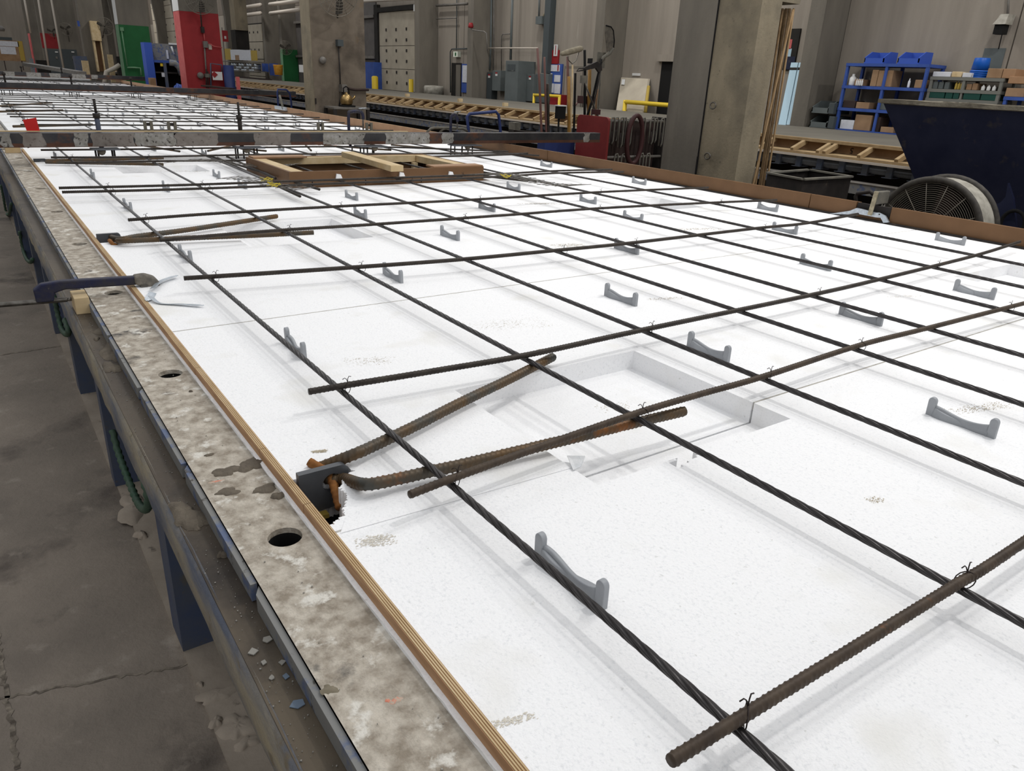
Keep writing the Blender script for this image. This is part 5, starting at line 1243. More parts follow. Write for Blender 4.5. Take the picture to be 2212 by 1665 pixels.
cthing('junction_box', 'small grey junction box on the brown column', 'box', 'elec_dark', (725, 86, 737, 100), YB_, .10)
tag(MB().tube([onY(731, 101, 13.15), onY(734, 150, 13.15), onY(735, 182, 13.15)], .012, 6).build('conduit', 'dark_steel'), 'thin conduit running down the brown column', 'pipe')
cthing('outlet_box', 'grey socket box above the kettle on the brown column', 'box', 'pipe_grey', (732, 182, 743, 198), YB_, .14)
tag(MB().tube([onY(737, 198, 13.1), onY(735, 215, 13.1), onY(733, 228, 13.1)], .014, 6).build('power_cord', 'dark_steel'), 'power cord hanging below the socket box', 'cord')
tag(MB().lathe(onY(696, 130, 13.19), [(.055, -.05), (.06, -.02), (.03, 0)], 16, axis='y').build('round_plate', 'pipe_grey'), 'round metal plate on the brown column', 'plate')
tag(MB().tube([onY(742, 190, 13.14), onY(768, 194, 13.14), onY(796, 194, 13.14)], .022, 8).build('steel_bar', 'rack_brown'), 'rusty steel bar fixed across the brown column', 'bar')
cthing('switch_plate', 'thin slot plate low on the narrow side of the brown column', 'plate', 'dark_steel', (680.5, 212, 682.5, 224), YB_, .03)
t = thing('steel_table', 'small steel table with angle legs before the brown column', 'table', tuple(onY(757, 240, 12.8)))
a, b = onY(719, 231, 12.75), onY(796, 234, 12.75); zt_ = a.z
MB().box((a.x, 12.7, zt_-.03), (b.x, 13.15, zt_)).build('table_top', 'pipe_grey', t)
for x in (a.x, b.x-.05):
    for y in (12.7, 13.1): MB().box((x, y, 0), (x+.05, y+.05, zt_-.031)).build('leg', 'dark_steel', t)
k_ = onY(749, 228, 12.9); R_ = .105; zb_ = zt_+.03
t = thing('kettle', 'old brass kettle with black handle on a small burner', 'kettle', (k_.x, 12.9, zb_))
MB().lathe((k_.x, 12.9, zb_), [(R_*.8, 0), (R_, .03), (R_, .09), (R_*.85, .14), (R_*.5, .175), (.02, .19), (.015, .21)], 20).build('body', 'kettle', t)
MB().tube([(k_.x-.05, 12.9, zb_+.17), (k_.x-.05, 12.9, zb_+.27), (k_.x, 12.9, zb_+.30), (k_.x+.05, 12.9, zb_+.27), (k_.x+.05, 12.9, zb_+.17)], .012, 8).build('handle', 'black', t)
MB().tube([(k_.x+.08, 12.9, zb_+.08), (k_.x+.13, 12.9, zb_+.11), (k_.x+.16, 12.9, zb_+.15)], .018, 8).build('spout', 'kettle', t)
tag(MB().box((k_.x-.11, 12.8, zt_+.001), (k_.x+.12, 13.0, zt_+.028)).build('burner', 'black', None, .004), 'flat black burner plate under the kettle', 'burner')
YR = 22.195
cthing('junction_box', 'grey box in the middle of the red column', 'box', 'pipe_grey', (438, 89, 446.5, 103), YR, .12)
cthing('paper_tag', 'beige tag hanging beside the box on the red column', 'tag', 'pipe_white', (450, 95, 457, 107), YR, .02)
cthing('fan_bracket', 'dark bracket below the fan on the red column', 'bracket', 'dark_steel', (433, 58, 439, 71), YR, .12)
tag(MB().tube([onY(440, 70, 22.14), onY(443, 90, 22.14)], .012, 6).build('cord', 'red_pale'), 'cord from the fan bracket down to the grey box', 'cord')
tag(MB().tube([onY(448, 92, 22.12), onY(462, 100, 22.12), onY(480, 103, 22.12)], .012, 6).build('cord', 'red_pale'), 'sagging cord across the red column', 'cord')
tag(MB().tube([onY(442, 104, 22.12), onY(444, 135, 22.12), onY(446, 160, 22.12)], .02, 6).build('pipe', 'pipe_grey'), 'grey pipe below the box on the red column', 'pipe')
tag(MB().lathe(onY(432, 163, 22.19), [(.07, -.10), (.085, -.05), (.06, 0)], 16, axis='y').build('round_fitting', 'pipe_grey'), 'round grey fitting low on the red column', 'fitting')
t = thing('valve_set', 'grey valve block with pipes at the foot of the red column', 'valve', tuple(onY(446, 180, 22.1)))
cbox('block', 'tool_grey', (441, 159, 451, 167), YR, .14, t)
for px in (446, 450, 455): MB().tube([onY(px-1, 150+(px-446), 22.08), onY(px, 190, 22.08)], .018, 6).build('pipe', 'rack_brown', t)
t = thing('tube_frame', 'blue-grey tube frame at the foot of the red column', 'frame', tuple(onY(468, 190, 22.0)))
MB().tube([onY(456, 190, 22.0), onY(455, 137, 22.0), onY(478, 140, 22.0), onY(480, 158, 22.0)], .02, 6).build('frame', 'blue_steel', t)
t = thing('placard', 'white placard with a red diamond at the foot of the red column', 'sign', tuple(onY(470, 174, 21.9)))
cbox('board', 'white', (459, 155, 480, 173), 21.95, .02, t)
c_ = onY(463, 161, 21.92); MB().prism([(c_.x-.07, 21.925, c_.z), (c_.x, 21.925, c_.z-.08), (c_.x+.09, 21.925, c_.z), (c_.x, 21.925, c_.z+.08)], (0, -.008, 0)).build('red_mark', 'red', t)
tag(MB().bar(onY(441, 185, 21.7), onY(501, 192, 21.2), .35, .035).build('plank', 'rack_brown'), 'reddish plank resting across in front of the red column', 'plank')
tag(MB().lathe((onY(495, 165, 21.9).x, 21.9, 0), [(.14, 0), (.14, onY(495, 141, 21.9).z)], 16).build('blue_drum', 'tube_blue'), 'tall narrow blue drum right of the red column', 'drum')
# fire sign strip behind the red column
t = thing('fire_sign', 'red sign with white symbol hung on the pipe right of the red column', 'sign', tuple(onY(486, 90, 24)))
cbox('board', 'red', (480, 66, 492, 90), 24, .03, t); cbox('pole', 'pipe_grey', (490, 60, 491.5, 290), 24, .03, t, back=-.04); cbox('symbol', 'white', (484, 78, 488, 84), 24, .005, t, back=.031)
YG = 31.095
cthing('socket_box', 'pale socket box on the green column', 'box', 'green_pale', (259, 59, 266, 67), YG, .12)
tag(MB().tube([onY(263, 67, 31.0), onY(268, 100, 31.0), onY(275, 143, 31.0)], .022, 6).build('conduit', 'green_pale'), 'pale green conduit down the green column', 'pipe')
tag(MB().tube([onY(275, 146, 31.0), onY(290, 146, 31.0), onY(303, 147, 31.0), onY(305, 163, 31.0)], .03, 6).build('conduit', 'green_pale'), 'pale green conduit elbow at the foot of the green column', 'pipe')
# tool cabinet between green and red columns
t = thing('tool_cabinet', 'blue tool cabinet with grey pegboard between green and red columns', 'cabinet', tuple(onY(350, 180, 26)))
Y_ = 26.0; a, b = onY(313, 150, Y_), onY(398, 150, Y_)
z_top, z_desk, z_low = onY(350, 94, Y_).z, onY(350, 130, Y_).z, .2
MB().box((a.x+.22, Y_+.10, z_desk), (b.x, Y_+.14, z_top)).build('pegboard', 'blue_edge', t)
MB().box((a.x, Y_-.35, 0), (a.x+.21, Y_+.14, z_top)).build('side_panel', 'bin_blue', t)
MB().box((a.x+.22, Y_-.40, z_desk-.07), (b.x, Y_+.14, z_desk-.001)).build('desk', 'shelf_blue', t)
MB().box((a.x+.22, Y_+.08, 0), (b.x, Y_+.13, z_desk-.072)).build('back', 'black', t)
for f in (.2, .52, .78): MB().box((a.x+.22, Y_-.38, z_desk*f), (b.x, Y_+.07, z_desk*f+.04)).build('shelf', 'dark_steel', t)
MB().box((a.x+.45, Y_-.42, 0), (a.x+.53, Y_-.36, z_desk-.072)).build('front_post', 'blue_steel', t)
for (q, m_, lb, cat) in (((364, 93, 388, 97), 'white', 'white tube lamp on top of the grey pegboard', 'lamp'), ((359, 108, 363, 127), 'paper', 'white spray bottle on the blue desk', 'bottle'), ((346, 137, 351, 143), 'yellow', 'yellow pad in the dark blue cabinet', 'pad'), ((349, 157, 360, 166), 'paper', 'white rag on the cabinet shelf', 'rag')):
    cthing('cabinet_item', lb, cat, m_, q, Y_-.36 if q[1] > 130 else Y_+.09, .05)
tag(MB().tube([onY(370, 100, 26.04), onY(376, 117, 26.04)], .03, 6).build('grinder_tool', 'white'), 'white tool leaning on the grey pegboard', 'tool')
tag(MB().tube([onY(366, 135, Y_-.45), onY(378, 137, Y_-.45), onY(388, 147, Y_-.45), onY(393, 162, Y_-.45)], .09, 8).build('blue_hose', 'blue_edge'), 'thick blue curved duct at the front of the tool cabinet', 'duct')
tag(blob('blue_rags', 'crumpled blue rags at the foot of the red column', onY(385, 180, 25.2).x, 25.2, .013, .3, .25, 1.0, 'shelf_blue', 91), 'crumpled blue rags at the foot of the red column', 'rags')
cthing('carton', 'brown carton at the foot of the blue tool cabinet', 'box', 'cardboard', (321, 168, 333, 186), 25.3, .3, down=True)
# chute on the far grey column
t = thing('wooden_chute', 'tall wooden chute hanging on the far grey column', 'chute', tuple(onY(205, 90, 40.2)))
cbox('hood', 'stud', (195, 46, 214, 88), 40.28, .35, t); cbox('side', 'stud', (204, 89, 208, 154), 40.28, .3, t); cbox('side', 'stud', (219, 89, 221.5, 154), 40.28, .3, t); cbox('back', 'form_ply', (208.2, 89, 218.8, 154), 40.28, .04, t)
for (q, Y2, lb, m_) in (((106, 107, 133, 150), 56.5, 'first tall dark grey electric cabinet, left of the pole', 'elec_dark'), ((136, 107, 172, 158), 48.7, 'second tall dark grey electric cabinet, right of the pole', 'elec_dark')):
    t = thing('electrical_cabinet', lb, 'cabinet', tuple(onY(120, 150, Y2)), 'tall dark grey cabinets by the far columns')
    cbox('body', m_, q[:3]+(q[3]+70,), Y2, .6, t); c_ = (q[0]+q[2])/2; cbox('label', 'white', (c_-3, q[1]+4, c_+3, q[1]+6.5), Y2, .02, t, back=.61); cbox('plate', 'pipe_grey', (c_-1.5, q[1]+15, c_+2.5, q[1]+20), Y2, .02, t, back=.61)
t = thing('notice_board', 'cardboard notice board with white papers at the far left', 'notice board', tuple(onY(27, 130, 44)))
cbox('board', 'cardboard', (-30, 87, 52, 131), 44, .05, t); cbox('paper', 'paper', (-2, 89, 40, 100), 44, .01, t, back=.051); cbox('paper', 'paper', (1, 101, 34, 117), 44, .01, t, back=.051); cbox('yellow_edge', 'old_yellow', (41, 89, 51, 131), 44, .01, t, back=.051)
for px in (-20, 10, 48): cbox('leg', 'rack_brown', (px, 131, px+2, 152), 44, .05, t)
cthing('sign_plate', 'dark sign plate above the cardboard notice board', 'sign', 'elec_dark', (-10, 80, 26, 88), 44.2, .03)
tag(MB().lathe(onY(2, 62, 43), [(.12, -.1), (.16, 0), (.05, .12)], 12).build('hanging_lamp', 'pipe_grey'), 'grey hanging lamp at the far left edge', 'lamp')
for (px, q0, q1, lb) in ((0, (52, -5), (66, 72), 'slim pale pipe on the first far column'), (0, (82, -5), (106, 150), 'slim pale pipe left of the far red band'), (0, (110, -5), (139, 157), 'slim pale pole between the two dark cabinets')):
    tag(MB().tube([onY(*q0, 42), onY(*q1, 42)], .045, 6).build('pole', 'pipe_white'), lb, 'pole')  # pale tubes added to imitate light on the narrow column sides
tag(MB().tube([onY(62, 72, 41.9), onY(76, 150, 41.9), onY(85, 200, 41.9)], .05, 6).build('red_pipe', 'red_pale'), 'reddish pipe at the far left beside the notice board', 'pipe')
cthing('lumber_post', 'upright pale lumber post left of the green column', 'lumber', 'stud', (234, 118, 245, 160), 33, .12, down=True)
tag(MB().tube([onY(222, 205, 32.5), onY(230, 155, 32.5), onY(247, 148, 32.5), onY(259, 140, 32.5)], .08, 8).build('hose', 'pipe_white'), 'curved pale hose left of the green column', 'hose')
cthing('machine', 'dark machine part at the left of the green column', 'machine', 'dark_steel', (249, 122, 262, 140), 32.8, .3, down=True)
cthing('cream_box', 'cream control box with dark window by the far grey column', 'box', 'stud', (177, 131, 190, 154), 38, .3, down=True)
cthing('blue_bench', 'blue bench top left of the far grey column', 'bench', 'blue_steel', (157, 121, 184, 126), 40, .5, down=True)
cthing('small_sign', 'small blue sign on the far grey column', 'sign', 'shelf_blue', (167, 45, 172, 57), 40.29, .03)
tag(MB().bar(onY(58, 139, 33), onY(176, 158, 28.5), .30, .10).build('aluminium_plank', 'pipe_grey'), 'long pale aluminium plank lying across the far end of the bed', 'plank')
tag(MB().box((.3, 28.2, .93), (3.6, 31, 1.02)).build('tarp', 'white', None, .03), 'pale sheet spread over the far end of the bed', 'sheet')
cthing('blue_can', 'small blue can standing at the far left', 'can', 'blue_edge', (63, 126, 71, 138), 36, .3, down=True)
cthing('planter', 'dark low box under the far columns', 'box', 'dark_gap', (77, 130, 105, 142), 50, .5, down=True)
# between red and brown columns, at the wall
cthing('duct', 'large angular grey duct right of the red column', 'duct', 'concrete_tan', (497, -10, 523, 66), 27.3, .5)
cthing('duct_hopper', 'dark machine body below the angular duct', 'machine', 'dark_gap', (500, 66, 528, 107), 27.35, .5)
for k, (q0, q1, lb) in enumerate((((512, 18.5), (563, 10.5), 'upper white pipe between duct and pilaster'), ((513, 35), (563, 28.5), 'lower white pipe between duct and pilaster'), ((583, 9.5), (646, 2), 'upper white pipe left of the brown column'), ((584, 29), (647, 21), 'lower white pipe left of the brown column'))):
    tag(MB().tube([onX(*q0, 9.3), onX(*q1, 9.3)], .062, 8).build('pipe', 'pipe_white'), lb, 'pipe', G_)
t = thing('notice_board', 'white paper covered board with yellow side sheets beyond the slab', 'notice board', tuple(onX(520, 130, 9.3)))
wbox('board', 'paper', (498, 107, 541, 130), .03, t, X=9.4); wbox('yellow_sheet', 'old_yellow', (484, 105, 498, 129), .03, t, X=9.4); wbox('yellow_sheet', 'old_yellow', (542, 109, 554, 131), .03, t, X=9.4); wbox('brown_paper', 'cardboard', (508, 119, 516, 130), .01, t, X=9.37)
t = thing('cylinder_rack', 'silver rack of stacked sample cylinders beyond the slab', 'rack', tuple(onX(530, 155, 9.0)))
Xr = 9.0
for (ya_, yb_) in ((134, 137), (153, 157)): MB().bar(onX(490, ya_-1, Xr), onX(568, yb_-2, Xr), .3, .03).build('shelf', 'pipe_grey', t)
n_ = 0
for r_ in range(3):
    for k in range(11):
        px = 501+5.6*k; py = 139.5+.12*(px-501)*.35+r_*5.4; p = onX(px, py, Xr)
        MB().tube([(Xr-.12, p.y, p.z), (Xr+.1, p.y, p.z)], .062, 10).build('cylinder', 'zinc' if (k+r_) % 3 else 'pipe_grey', t)
t2 = MB().box((8.85, onX(568, 150, Xr).y, 1.169), (9.3, onX(491, 150, Xr).y, 1.20)).build('crate_base', 'rack_brown'); tag(t2, 'dark red wooden base under the cylinder rack', 'pallet')
gp = onX(620, 110, 9.56)
t = thing('green_wainscot', 'green painted foot of the wall pilaster left of the brown column', 'panel', (9.55, 27.48, 0))
MB().box((9.56, 27.47, 0), (10.08, 27.498, onX(615, 106, 9.56).z)).build('front', 'green', t); MB().box((9.555, 27.48, 0), (9.568, 27.72, onX(605, 106, 9.56).z)).build('edge', 'green_pale', t)
fan('small caged fan above the green pilaster foot', onY(617, 103.5, 27.1), 14*pxr(617, 27.1, 103), (-.5, -1, -.3), bracket=[onY(622, 104, 27.45)])
q_ = onX(602, 162, 9.2); tag(MB().lathe((9.2, q_.y, q_.z), [(.13, 0), (.16, .30), (.165, .32), (.14, .32)], 16).build('orange_bucket', 'orange'), 'orange bucket left of the green pilaster foot', 'bucket')
wthing('blue_crate', 'blue crate between pilaster and orange bucket', 'crate', 'shelf_blue', (582, 137, 594, 163), .12, X=9.5)
wthing('blue_crate', 'small blue crate right of the cylinder rack', 'crate', 'shelf_blue', (566, 137, 573, 155), .12, X=9.5)
wthing('white_chair', 'pale folded chair shape at the left edge of the brown column', 'chair', 'white', (646, 140, 656, 156), .2, X=9.5)
# post and blue handles beyond the boards
t = thing('marker_post', 'reddish square post right of the red column', 'post', (onY(518, 210, 17.6).x, 17.6, 0))
cbox('post', 'red_pale', (516, 166, 522, 330), 17.6, .09, t)
def handle(label, pix, Y):
    t = thing('blue_cart', label, 'cart', tuple(onY(*pix[0], Y)), 'blue tube carts beyond the right boards')
    P_ = [onY(px, py, Y) for px, py in pix]; P_ = [Vector((P_[0].x, Y, .25))]+P_+[Vector((P_[-1].x, Y, .25))]
    MB().tube(P_, .018, 8).build('handle', 'tube_blue', t)
    x0, x1 = P_[0].x, P_[-1].x
    MB().box((x0-.02, Y-.02, .22), (x1+.02, Y+.5, .25)).build('deck', 'blue_steel', t)
    for x in (x0+.04, x1-.04):
        for y in (Y+.05, Y+.42): MB().lathe((x, y, .11), [(.03, -.02), (.10, -.02), (.10, .02), (.03, .02)], 14, axis='x').build('wheel', 'black', t)
handle('blue tube cart handle beyond the beam near the red panel', [(1012, 282), (1009, 252), (1014, 246), (1071, 241), (1077, 248), (1081, 282)], 7.6)
handle('blue tube handle beyond the bed left of the brown column', [(599, 200), (600, 193), (619, 194), (626, 202), (629, 220)], 14.2)
for (pix, lb) in (([(922, 286), (930, 278), (938, 276), (985, 277)], 'grey steel hoop beyond the beam, left one'), ([(950, 286), (957, 279), (965, 277), (1000, 278), (1012, 284)], 'grey steel hoop beyond the beam, right one')):
    tag(MB().tube([onY(px, py, 7.6) for px, py in pix], .014, 6).build('steel_hoop', 'tool_grey'), lb, 'hoop')
# C-clamp standing on far right board by galvanized bracket
t = thing('galvanized_bracket', 'small galvanized bracket on the tan boards left of the brown column', 'bracket', tuple(onX(612, 235, 4.28)))
p = onX(607, 236, 4.27); MB().box((4.25, p.y-.25, .97), (4.284, p.y+.25, 1.02)).build('body', 'zinc', t); MB().tube([onX(612, 236, 4.262), onX(607, 216, 4.262), onX(604, 206, 4.262)], .018, 6).build('arm', 'tool_grey', t)

# ================================================================ RED RACK AND TOOLS
XP = 5.78
t = thing('clamp_rack', 'steel clamp rack with a rounded red end panel behind the beam end', 'rack', (XP, 6.4, 0))
ya, yb = onX(1311, 300, XP).y, onX(1244, 300, XP).y; z1 = onX(1280, 250, XP).z; z0 = .12; rc = .05
poly = []
for (cy_, cz_, a0) in ((yb-rc, z1-rc, 0), (ya+rc, z1-rc, PI/2), (ya+rc, z0+rc, PI), (yb-rc, z0+rc, 3*PI/2)):
    for k in range(6): a = a0+PI/2*k/5; poly.append((XP, cy_+rc*math.cos(a), cz_+rc*math.sin(a)))
MB().prism(poly, (.03, 0, 0)).build('end_panel', 'panel_red', t)
YK = ya+.10; XE = 6.74
MB().box((XP+.04, YK+.12, .15), (XE, YK+.15, z1-.03)).build('back_plate', 'rack_brown', t)
zb1 = onY(1360, 262, YK).z; zb2 = onY(1360, 339, YK).z
MB().tube([(XP+.03, YK, zb1), (XE, YK, zb1)], .016, 8).build('bar', 'pipe_grey', t); MB().tube([(XP+.03, YK, zb2), (XE, YK, zb2)], .016, 8).build('bar', 'pipe_grey', t)
MB().box((XE, YK-.02, .0), (XE+.03, YK+.2, z1)).build('far_panel', 'dark_steel', t)
MB().box((XP+.04, YK-.1, .08), (XE-.01, YK+.11, .12)).build('bottom_shelf', 'dark_steel', t)
n_ = 0
for row, (zr, lst) in enumerate(((zb1, (1319, 1328, 1337, 1345, 1354, 1386, 1402, 1410, 1424)), (zb2, (1328, 1342, 1383, 1395, 1430)))):
    for px in lst:
        x = onY(px, 280 if row == 0 else 345, YK).x; hgt = random.uniform(.20, .28); w_ = random.uniform(.022, .034); yy = YK+random.uniform(-.03, .0)
        tc = thing('c_clamp', '%s C-clamp from the left hanging on the %s rack bar' % (ORD[n_ if row == 0 else n_-9], ['upper', 'lower'][row]), 'clamp', (x, yy, zr), 'C-clamps hanging on the rack')
        MB().tube([(x-w_, yy-.02, zr-hgt), (x-w_, yy-.02, zr), (x-w_*.5, yy-.02, zr+.035), (x+w_*.5, yy-.02, zr+.04), (x+w_, yy-.02, zr+.005), (x+w_, yy-.02, zr-hgt*.9), (x+w_*.3, yy-.02, zr-hgt-.01)], .009, 6).build('frame', 'tool_grey', tc)
        MB().tube([(x, yy-.02, zr-hgt-.02), (x, yy-.02, zr-hgt*.45)], .005, 6).build('screw', 'dark_steel', tc); n_ += 1
c_ = onY(1371, 302, YK-.07); pts = [(c_.x+.115*math.cos(2*PI*k/30), c_.y, c_.z+.26*math.sin(2*PI*k/30)) for k in range(30)]
tag(MB().tube(pts, .026, 8, closed=True).build('hose_coil', 'maroon'), 'large maroon hose loop hanging on the clamp rack', 'hose')
YT = 7.15
def pole(label, pix, r, m_, name='tool_pole', cat='pole', Y=YT, foot=True):
    P_ = [onY(px, py, Y) for px, py in pix]
    if foot: d = (P_[-1]-P_[-2]).normalized(); k = (P_[-1].z-.02)/max(.05, -d.z); P_.append(P_[-1]+d*k) if d.z < -.2 else None
    t = thing(name, label, cat, tuple(P_[-1]), 'long handled tools standing behind the red panel')
    MB().tube(P_, r, 7).build('handle', m_, t); return t
pole('tall reddish pole, leftmost of the standing tools', [(1161, 104), (1166, 190), (1170, 288)], .014, 'pole_red')
pole('second reddish pole with a plain top', [(1176, 123), (1178, 200), (1180, 288)], .012, 'pole_red')
pole('short dark wooden handle beside the two reddish poles', [(1183, 181), (1184, 230), (1184, 288)], .019, 'rust_dark')
t = pole('pole with a black box on top', [(1207, 256), (1206, 288)], .012, 'black', 'sign_post', 'post')
cbox('box', 'black', (1199, 229, 1215, 256), YT, .06, t); cbox('cap', 'white', (1198, 226.5, 1216, 229), YT, .07, t)
t = pole('dirty paint roller head on a long handle, leaning up', [(1237, 140), (1236, 190), (1234, 250)], .010, 'stud', 'paint_roller', 'roller')
a, b = onY(1211, 117, YT-.02), onY(1258, 104, YT-.02); MB().tube([a, a.lerp(b, .06), a.lerp(b, .3), a.lerp(b, .9), b], [.012, .024, .033, .033, .020], 12).build('roller_sleeve', 'roller', t)
MB().tube([onY(1226, 121, YT), onY(1228, 130, YT), onY(1236, 138, YT), onY(1245, 130, YT), onY(1250, 113, YT)], .006, 6).build('wire_frame', 'steel', t)
pole('dull yellow plank standing left of the roller handle', [(1229, 165), (1229, 250), (1229, 335)], .019, 'tool_wood', 'plank', 'plank', YT-.05)
pole('red-brown pole behind the yellow plank', [(1226, 122), (1227, 180), (1228, 250)], .016, 'pole_red', Y=YT+.06)
pole('black bar left of the red panel', [(1243, 158), (1241, 240), (1238, 335)], .014, 'black', 'steel_bar', 'bar')
pole('tall black bar with square top', [(1263, 108), (1264, 180), (1263, 246)], .016, 'black', 'steel_bar', 'bar', YT+.05)
pole('second dull yellow plank right of the tall black bar', [(1274, 150), (1273, 200), (1272, 246)], .021, 'tool_wood', 'plank', 'plank', YT+.1)
pole('brown wooden handle at the right of the tools', [(1291, 192), (1288, 220), (1287, 246)], .012, 'form_ply_far', Y=YT+.12)
t = pole('upside-down shovel with a concrete crusted blade', [(1300, 128), (1295, 150), (1290, 170), (1280, 215), (1270, 246)], .015, 'black', 'shovel', 'shovel', YT+.02)
B_ = [onY(px, py, YT+.01) for px, py in ((1309, 55), (1320, 58), (1325, 66), (1327, 88), (1325, 107), (1312, 112), (1310, 92), (1308, 70))]
MB().prism(B_, (0, .012, 0)).build('blade', 'shovel_grey', t); MB().tube(B_[:5], .008, 6).build('blade_edge', 'black', t); MB().tube([onY(1324, 104, YT+.02), onY(1316, 116, YT+.02), onY(1303, 124, YT+.02), onY(1299, 134, YT+.02)], [.02, .022, .02, .016], 8).build('neck', 'tool_grey', t)
t = pole('grey rectangular float on a handle', [(1298, 143), (1296, 180), (1292, 246)], .010, 'tool_grey', 'float_tool', 'tool', YT+.08)
cbox('plate', 'tool_grey', (1289, 113, 1306, 147), YT+.08, .012, t)
t = pole('bent black scoop hooked over the other tools', [(1297, 150), (1292, 180), (1280, 240)], .009, 'dark_steel', 'scoop', 'tool', YT-.03)
MB().prism([onY(px, py, YT-.04) for px, py in ((1262, 146), (1290, 133), (1300, 141), (1301, 152), (1294, 156), (1288, 147), (1266, 152))], (0, .03, 0)).build('scoop_head', 'dark_steel', t)
MB().tube([onY(1265, 148, YT-.04), onY(1250, 148, YT-.04), onY(1246, 154, YT-.04), (onY(1252, 153, YT-.04)), onY(1264, 151, YT-.04)], .007, 6).build('hook', 'dark_steel', t)
t = pole('thin steel prop with a rusty jack head leaning to the right', [(1261, 172), (1275, 210), (1289, 246)], .010, 'steel', 'steel_prop', 'prop', YT-.08)
cbox('jack_head', 'tool_grey', (1253, 163, 1264, 180), YT-.08, .04, t); cbox('jack_foot', 'maroon', (1277, 236, 1290, 247), YT-.08, .06, t)
t = thing('maroon_seat', 'maroon seat shape with curved legs among the tools', 'stool', tuple(onY(1260, 245, YT+.2)), None)
cbox('seat', 'maroon', (1247, 207, 1270, 223), YT+.25, .12, t); MB().tube([onY(1247, 222, YT+.2), onY(1241, 230, YT+.2), onY(1240, 246, YT+.2), onY(1240, 300, YT+.2)], .010, 6).build('leg', 'pole_red', t); MB().tube([onY(1268, 222, YT+.2), onY(1270, 246, YT+.2), onY(1271, 300, YT+.2)], .010, 6).build('leg', 'pole_red', t)
a, b = onY(1178, 300, 6.95), onY(1242, 300, 6.95)
tag(MB().box((a.x, 6.95, .02), (b.x, 7.1, onY(1210, 306, 6.95).z)).build('blue_container', 'tube_blue', None, .01), 'blue container on the floor left of the red panel', 'container')
t = thing('black_beam_rack', 'low black steel stand beyond the beam end', 'stand', (5.1, 8.2, 0))
a, b = onY(1104, 285, 8.3), onY(1178, 290, 8.3); MB().bar(a, b, .12, .05).build('top', 'dark_steel', t); MB().box((a.x, 8.25, 0), (a.x+.05, 8.3, a.z-.03)).build('leg', 'dark_steel', t); MB().box((b.x-.05, 8.25, 0), (b.x, 8.3, b.z-.03)).build('leg', 'dark_steel', t); MB().box((a.x, 8.22, a.z+.03), (a.x+.09, 8.36, a.z+.12)).build('block', 'tool_grey', t)

# ================================================================ TIMBER STRIPS IN THE SLOT
for i, (a, b, w_, lb) in enumerate((((1692, 12), (1632, 398), .016, 'leftmost timber strip standing in the column slot'), ((1714, 14), (1627, 398), .014, 'pale timber strip crossing over the others in the slot'), ((1700, 12), (1641, 398), .022, 'wide brown timber strip in the middle of the slot'),
                                      ((1707, 12), (1649, 398), .020, 'brown timber strip right of the middle in the slot'), ((1716, 12), (1656, 398), .012, 'rightmost pale timber strip in the column slot'), ((1696, 14), (1645, 398), .016, 'dark timber strip behind the middle ones in the slot'))):
    Y_ = (4.10, 4.03, 4.14, 4.11, 4.085, 4.20)[i]; pa_, pb_ = onY(*a, Y_), onY(*b, Y_); d = (pb_-pa_).normalized(); pb_ = pb_+d*((pb_.z-.02)/-d.z); pa_ = pa_+Vector((0, 0, -.02))
    tag(MB().bar(pa_, pb_, w_*1.25, .010, (0, 1, 0)).build('timber_strip', 'stick_pale' if i in (1, 4) else 'stick'), lb, 'timber', 'timber strips standing in the column slot')

# ================================================================ HOPPER, DRUM FAN, STEEL BIN
t = thing('concrete_hopper', 'large dark blue concrete hopper with crusted rim at the right', 'hopper', (6.1, 1.7, 0))
T_ = [(5.6, .3, 1.555), (6.75, .3, 1.555), (6.75, 3.2, 1.555), (5.6, 3.2, 1.555)]; B_ = [(5.95, .9, .62), (6.5, .9, .62), (6.5, 2.72, .62), (5.95, 2.72, .62)]
mb = MB(); mb.add(T_+B_, [(0, 4, 5, 1), (1, 5, 6, 2), (2, 6, 7, 3), (3, 7, 4, 0), (4, 7, 6, 5)])
T2 = [(x+dx, y+dy, z) for (x, y, z), (dx, dy) in zip(T_, ((.03, .03), (-.03, .03), (-.03, -.03), (.03, -.03)))]
mb.build('body', 'navy', t)
n = 60; mb = MB(); vs = []
ring = []
for (ax_, ay_), (bx_, by_) in (((5.57, .27), (6.78, .27)), ((6.78, .27), (6.78, 3.23)), ((6.78, 3.23), (5.57, 3.23)), ((5.57, 3.23), (5.57, .27))):
    for k in range(22): u_ = k/22; ring.append((ax_+(bx_-ax_)*u_, ay_+(by_-ay_)*u_))
cx_, cy_ = 6.175, 1.75; N_ = len(ring)
for (x, y) in ring:
    j = random.uniform(-.006, .008); f1 = .93
    vs += [(x+j*.5, y+j*.5, 1.556+j*.5), (x-j*.3, y, 1.583+j*.5), (cx_+(x-cx_)*f1, cy_+(y-cy_)*f1, 1.585+j*.6), (cx_+(x-cx_)*f1, cy_+(y-cy_)*f1, 1.55)]
fs = []
for i in range(N_):
    a, b = 4*i, 4*((i+1) % N_)
    for k in range(4): fs.append((a+k, b+k, b+(k+1) % 4, a+(k+1) % 4))
mb.add(vs, fs); mb.build('rim', 'crust_rim', t)
for (x, y) in ((5.98, .95), (6.4, .95), (5.98, 2.6), (6.4, 2.6)): MB().box((x, y, 0), (x+.08, y+.08, .62)).build('leg', 'navy', t)
g = [onX(px, py, 5.55) for px, py in ((2177, 395), (2172, 425), (2160, 438), (2138, 445), (2150, 500), (2195, 500), (2188, 430))]
MB().prism(g, (.03, 0, 0)).build('gusset', 'navy', t)
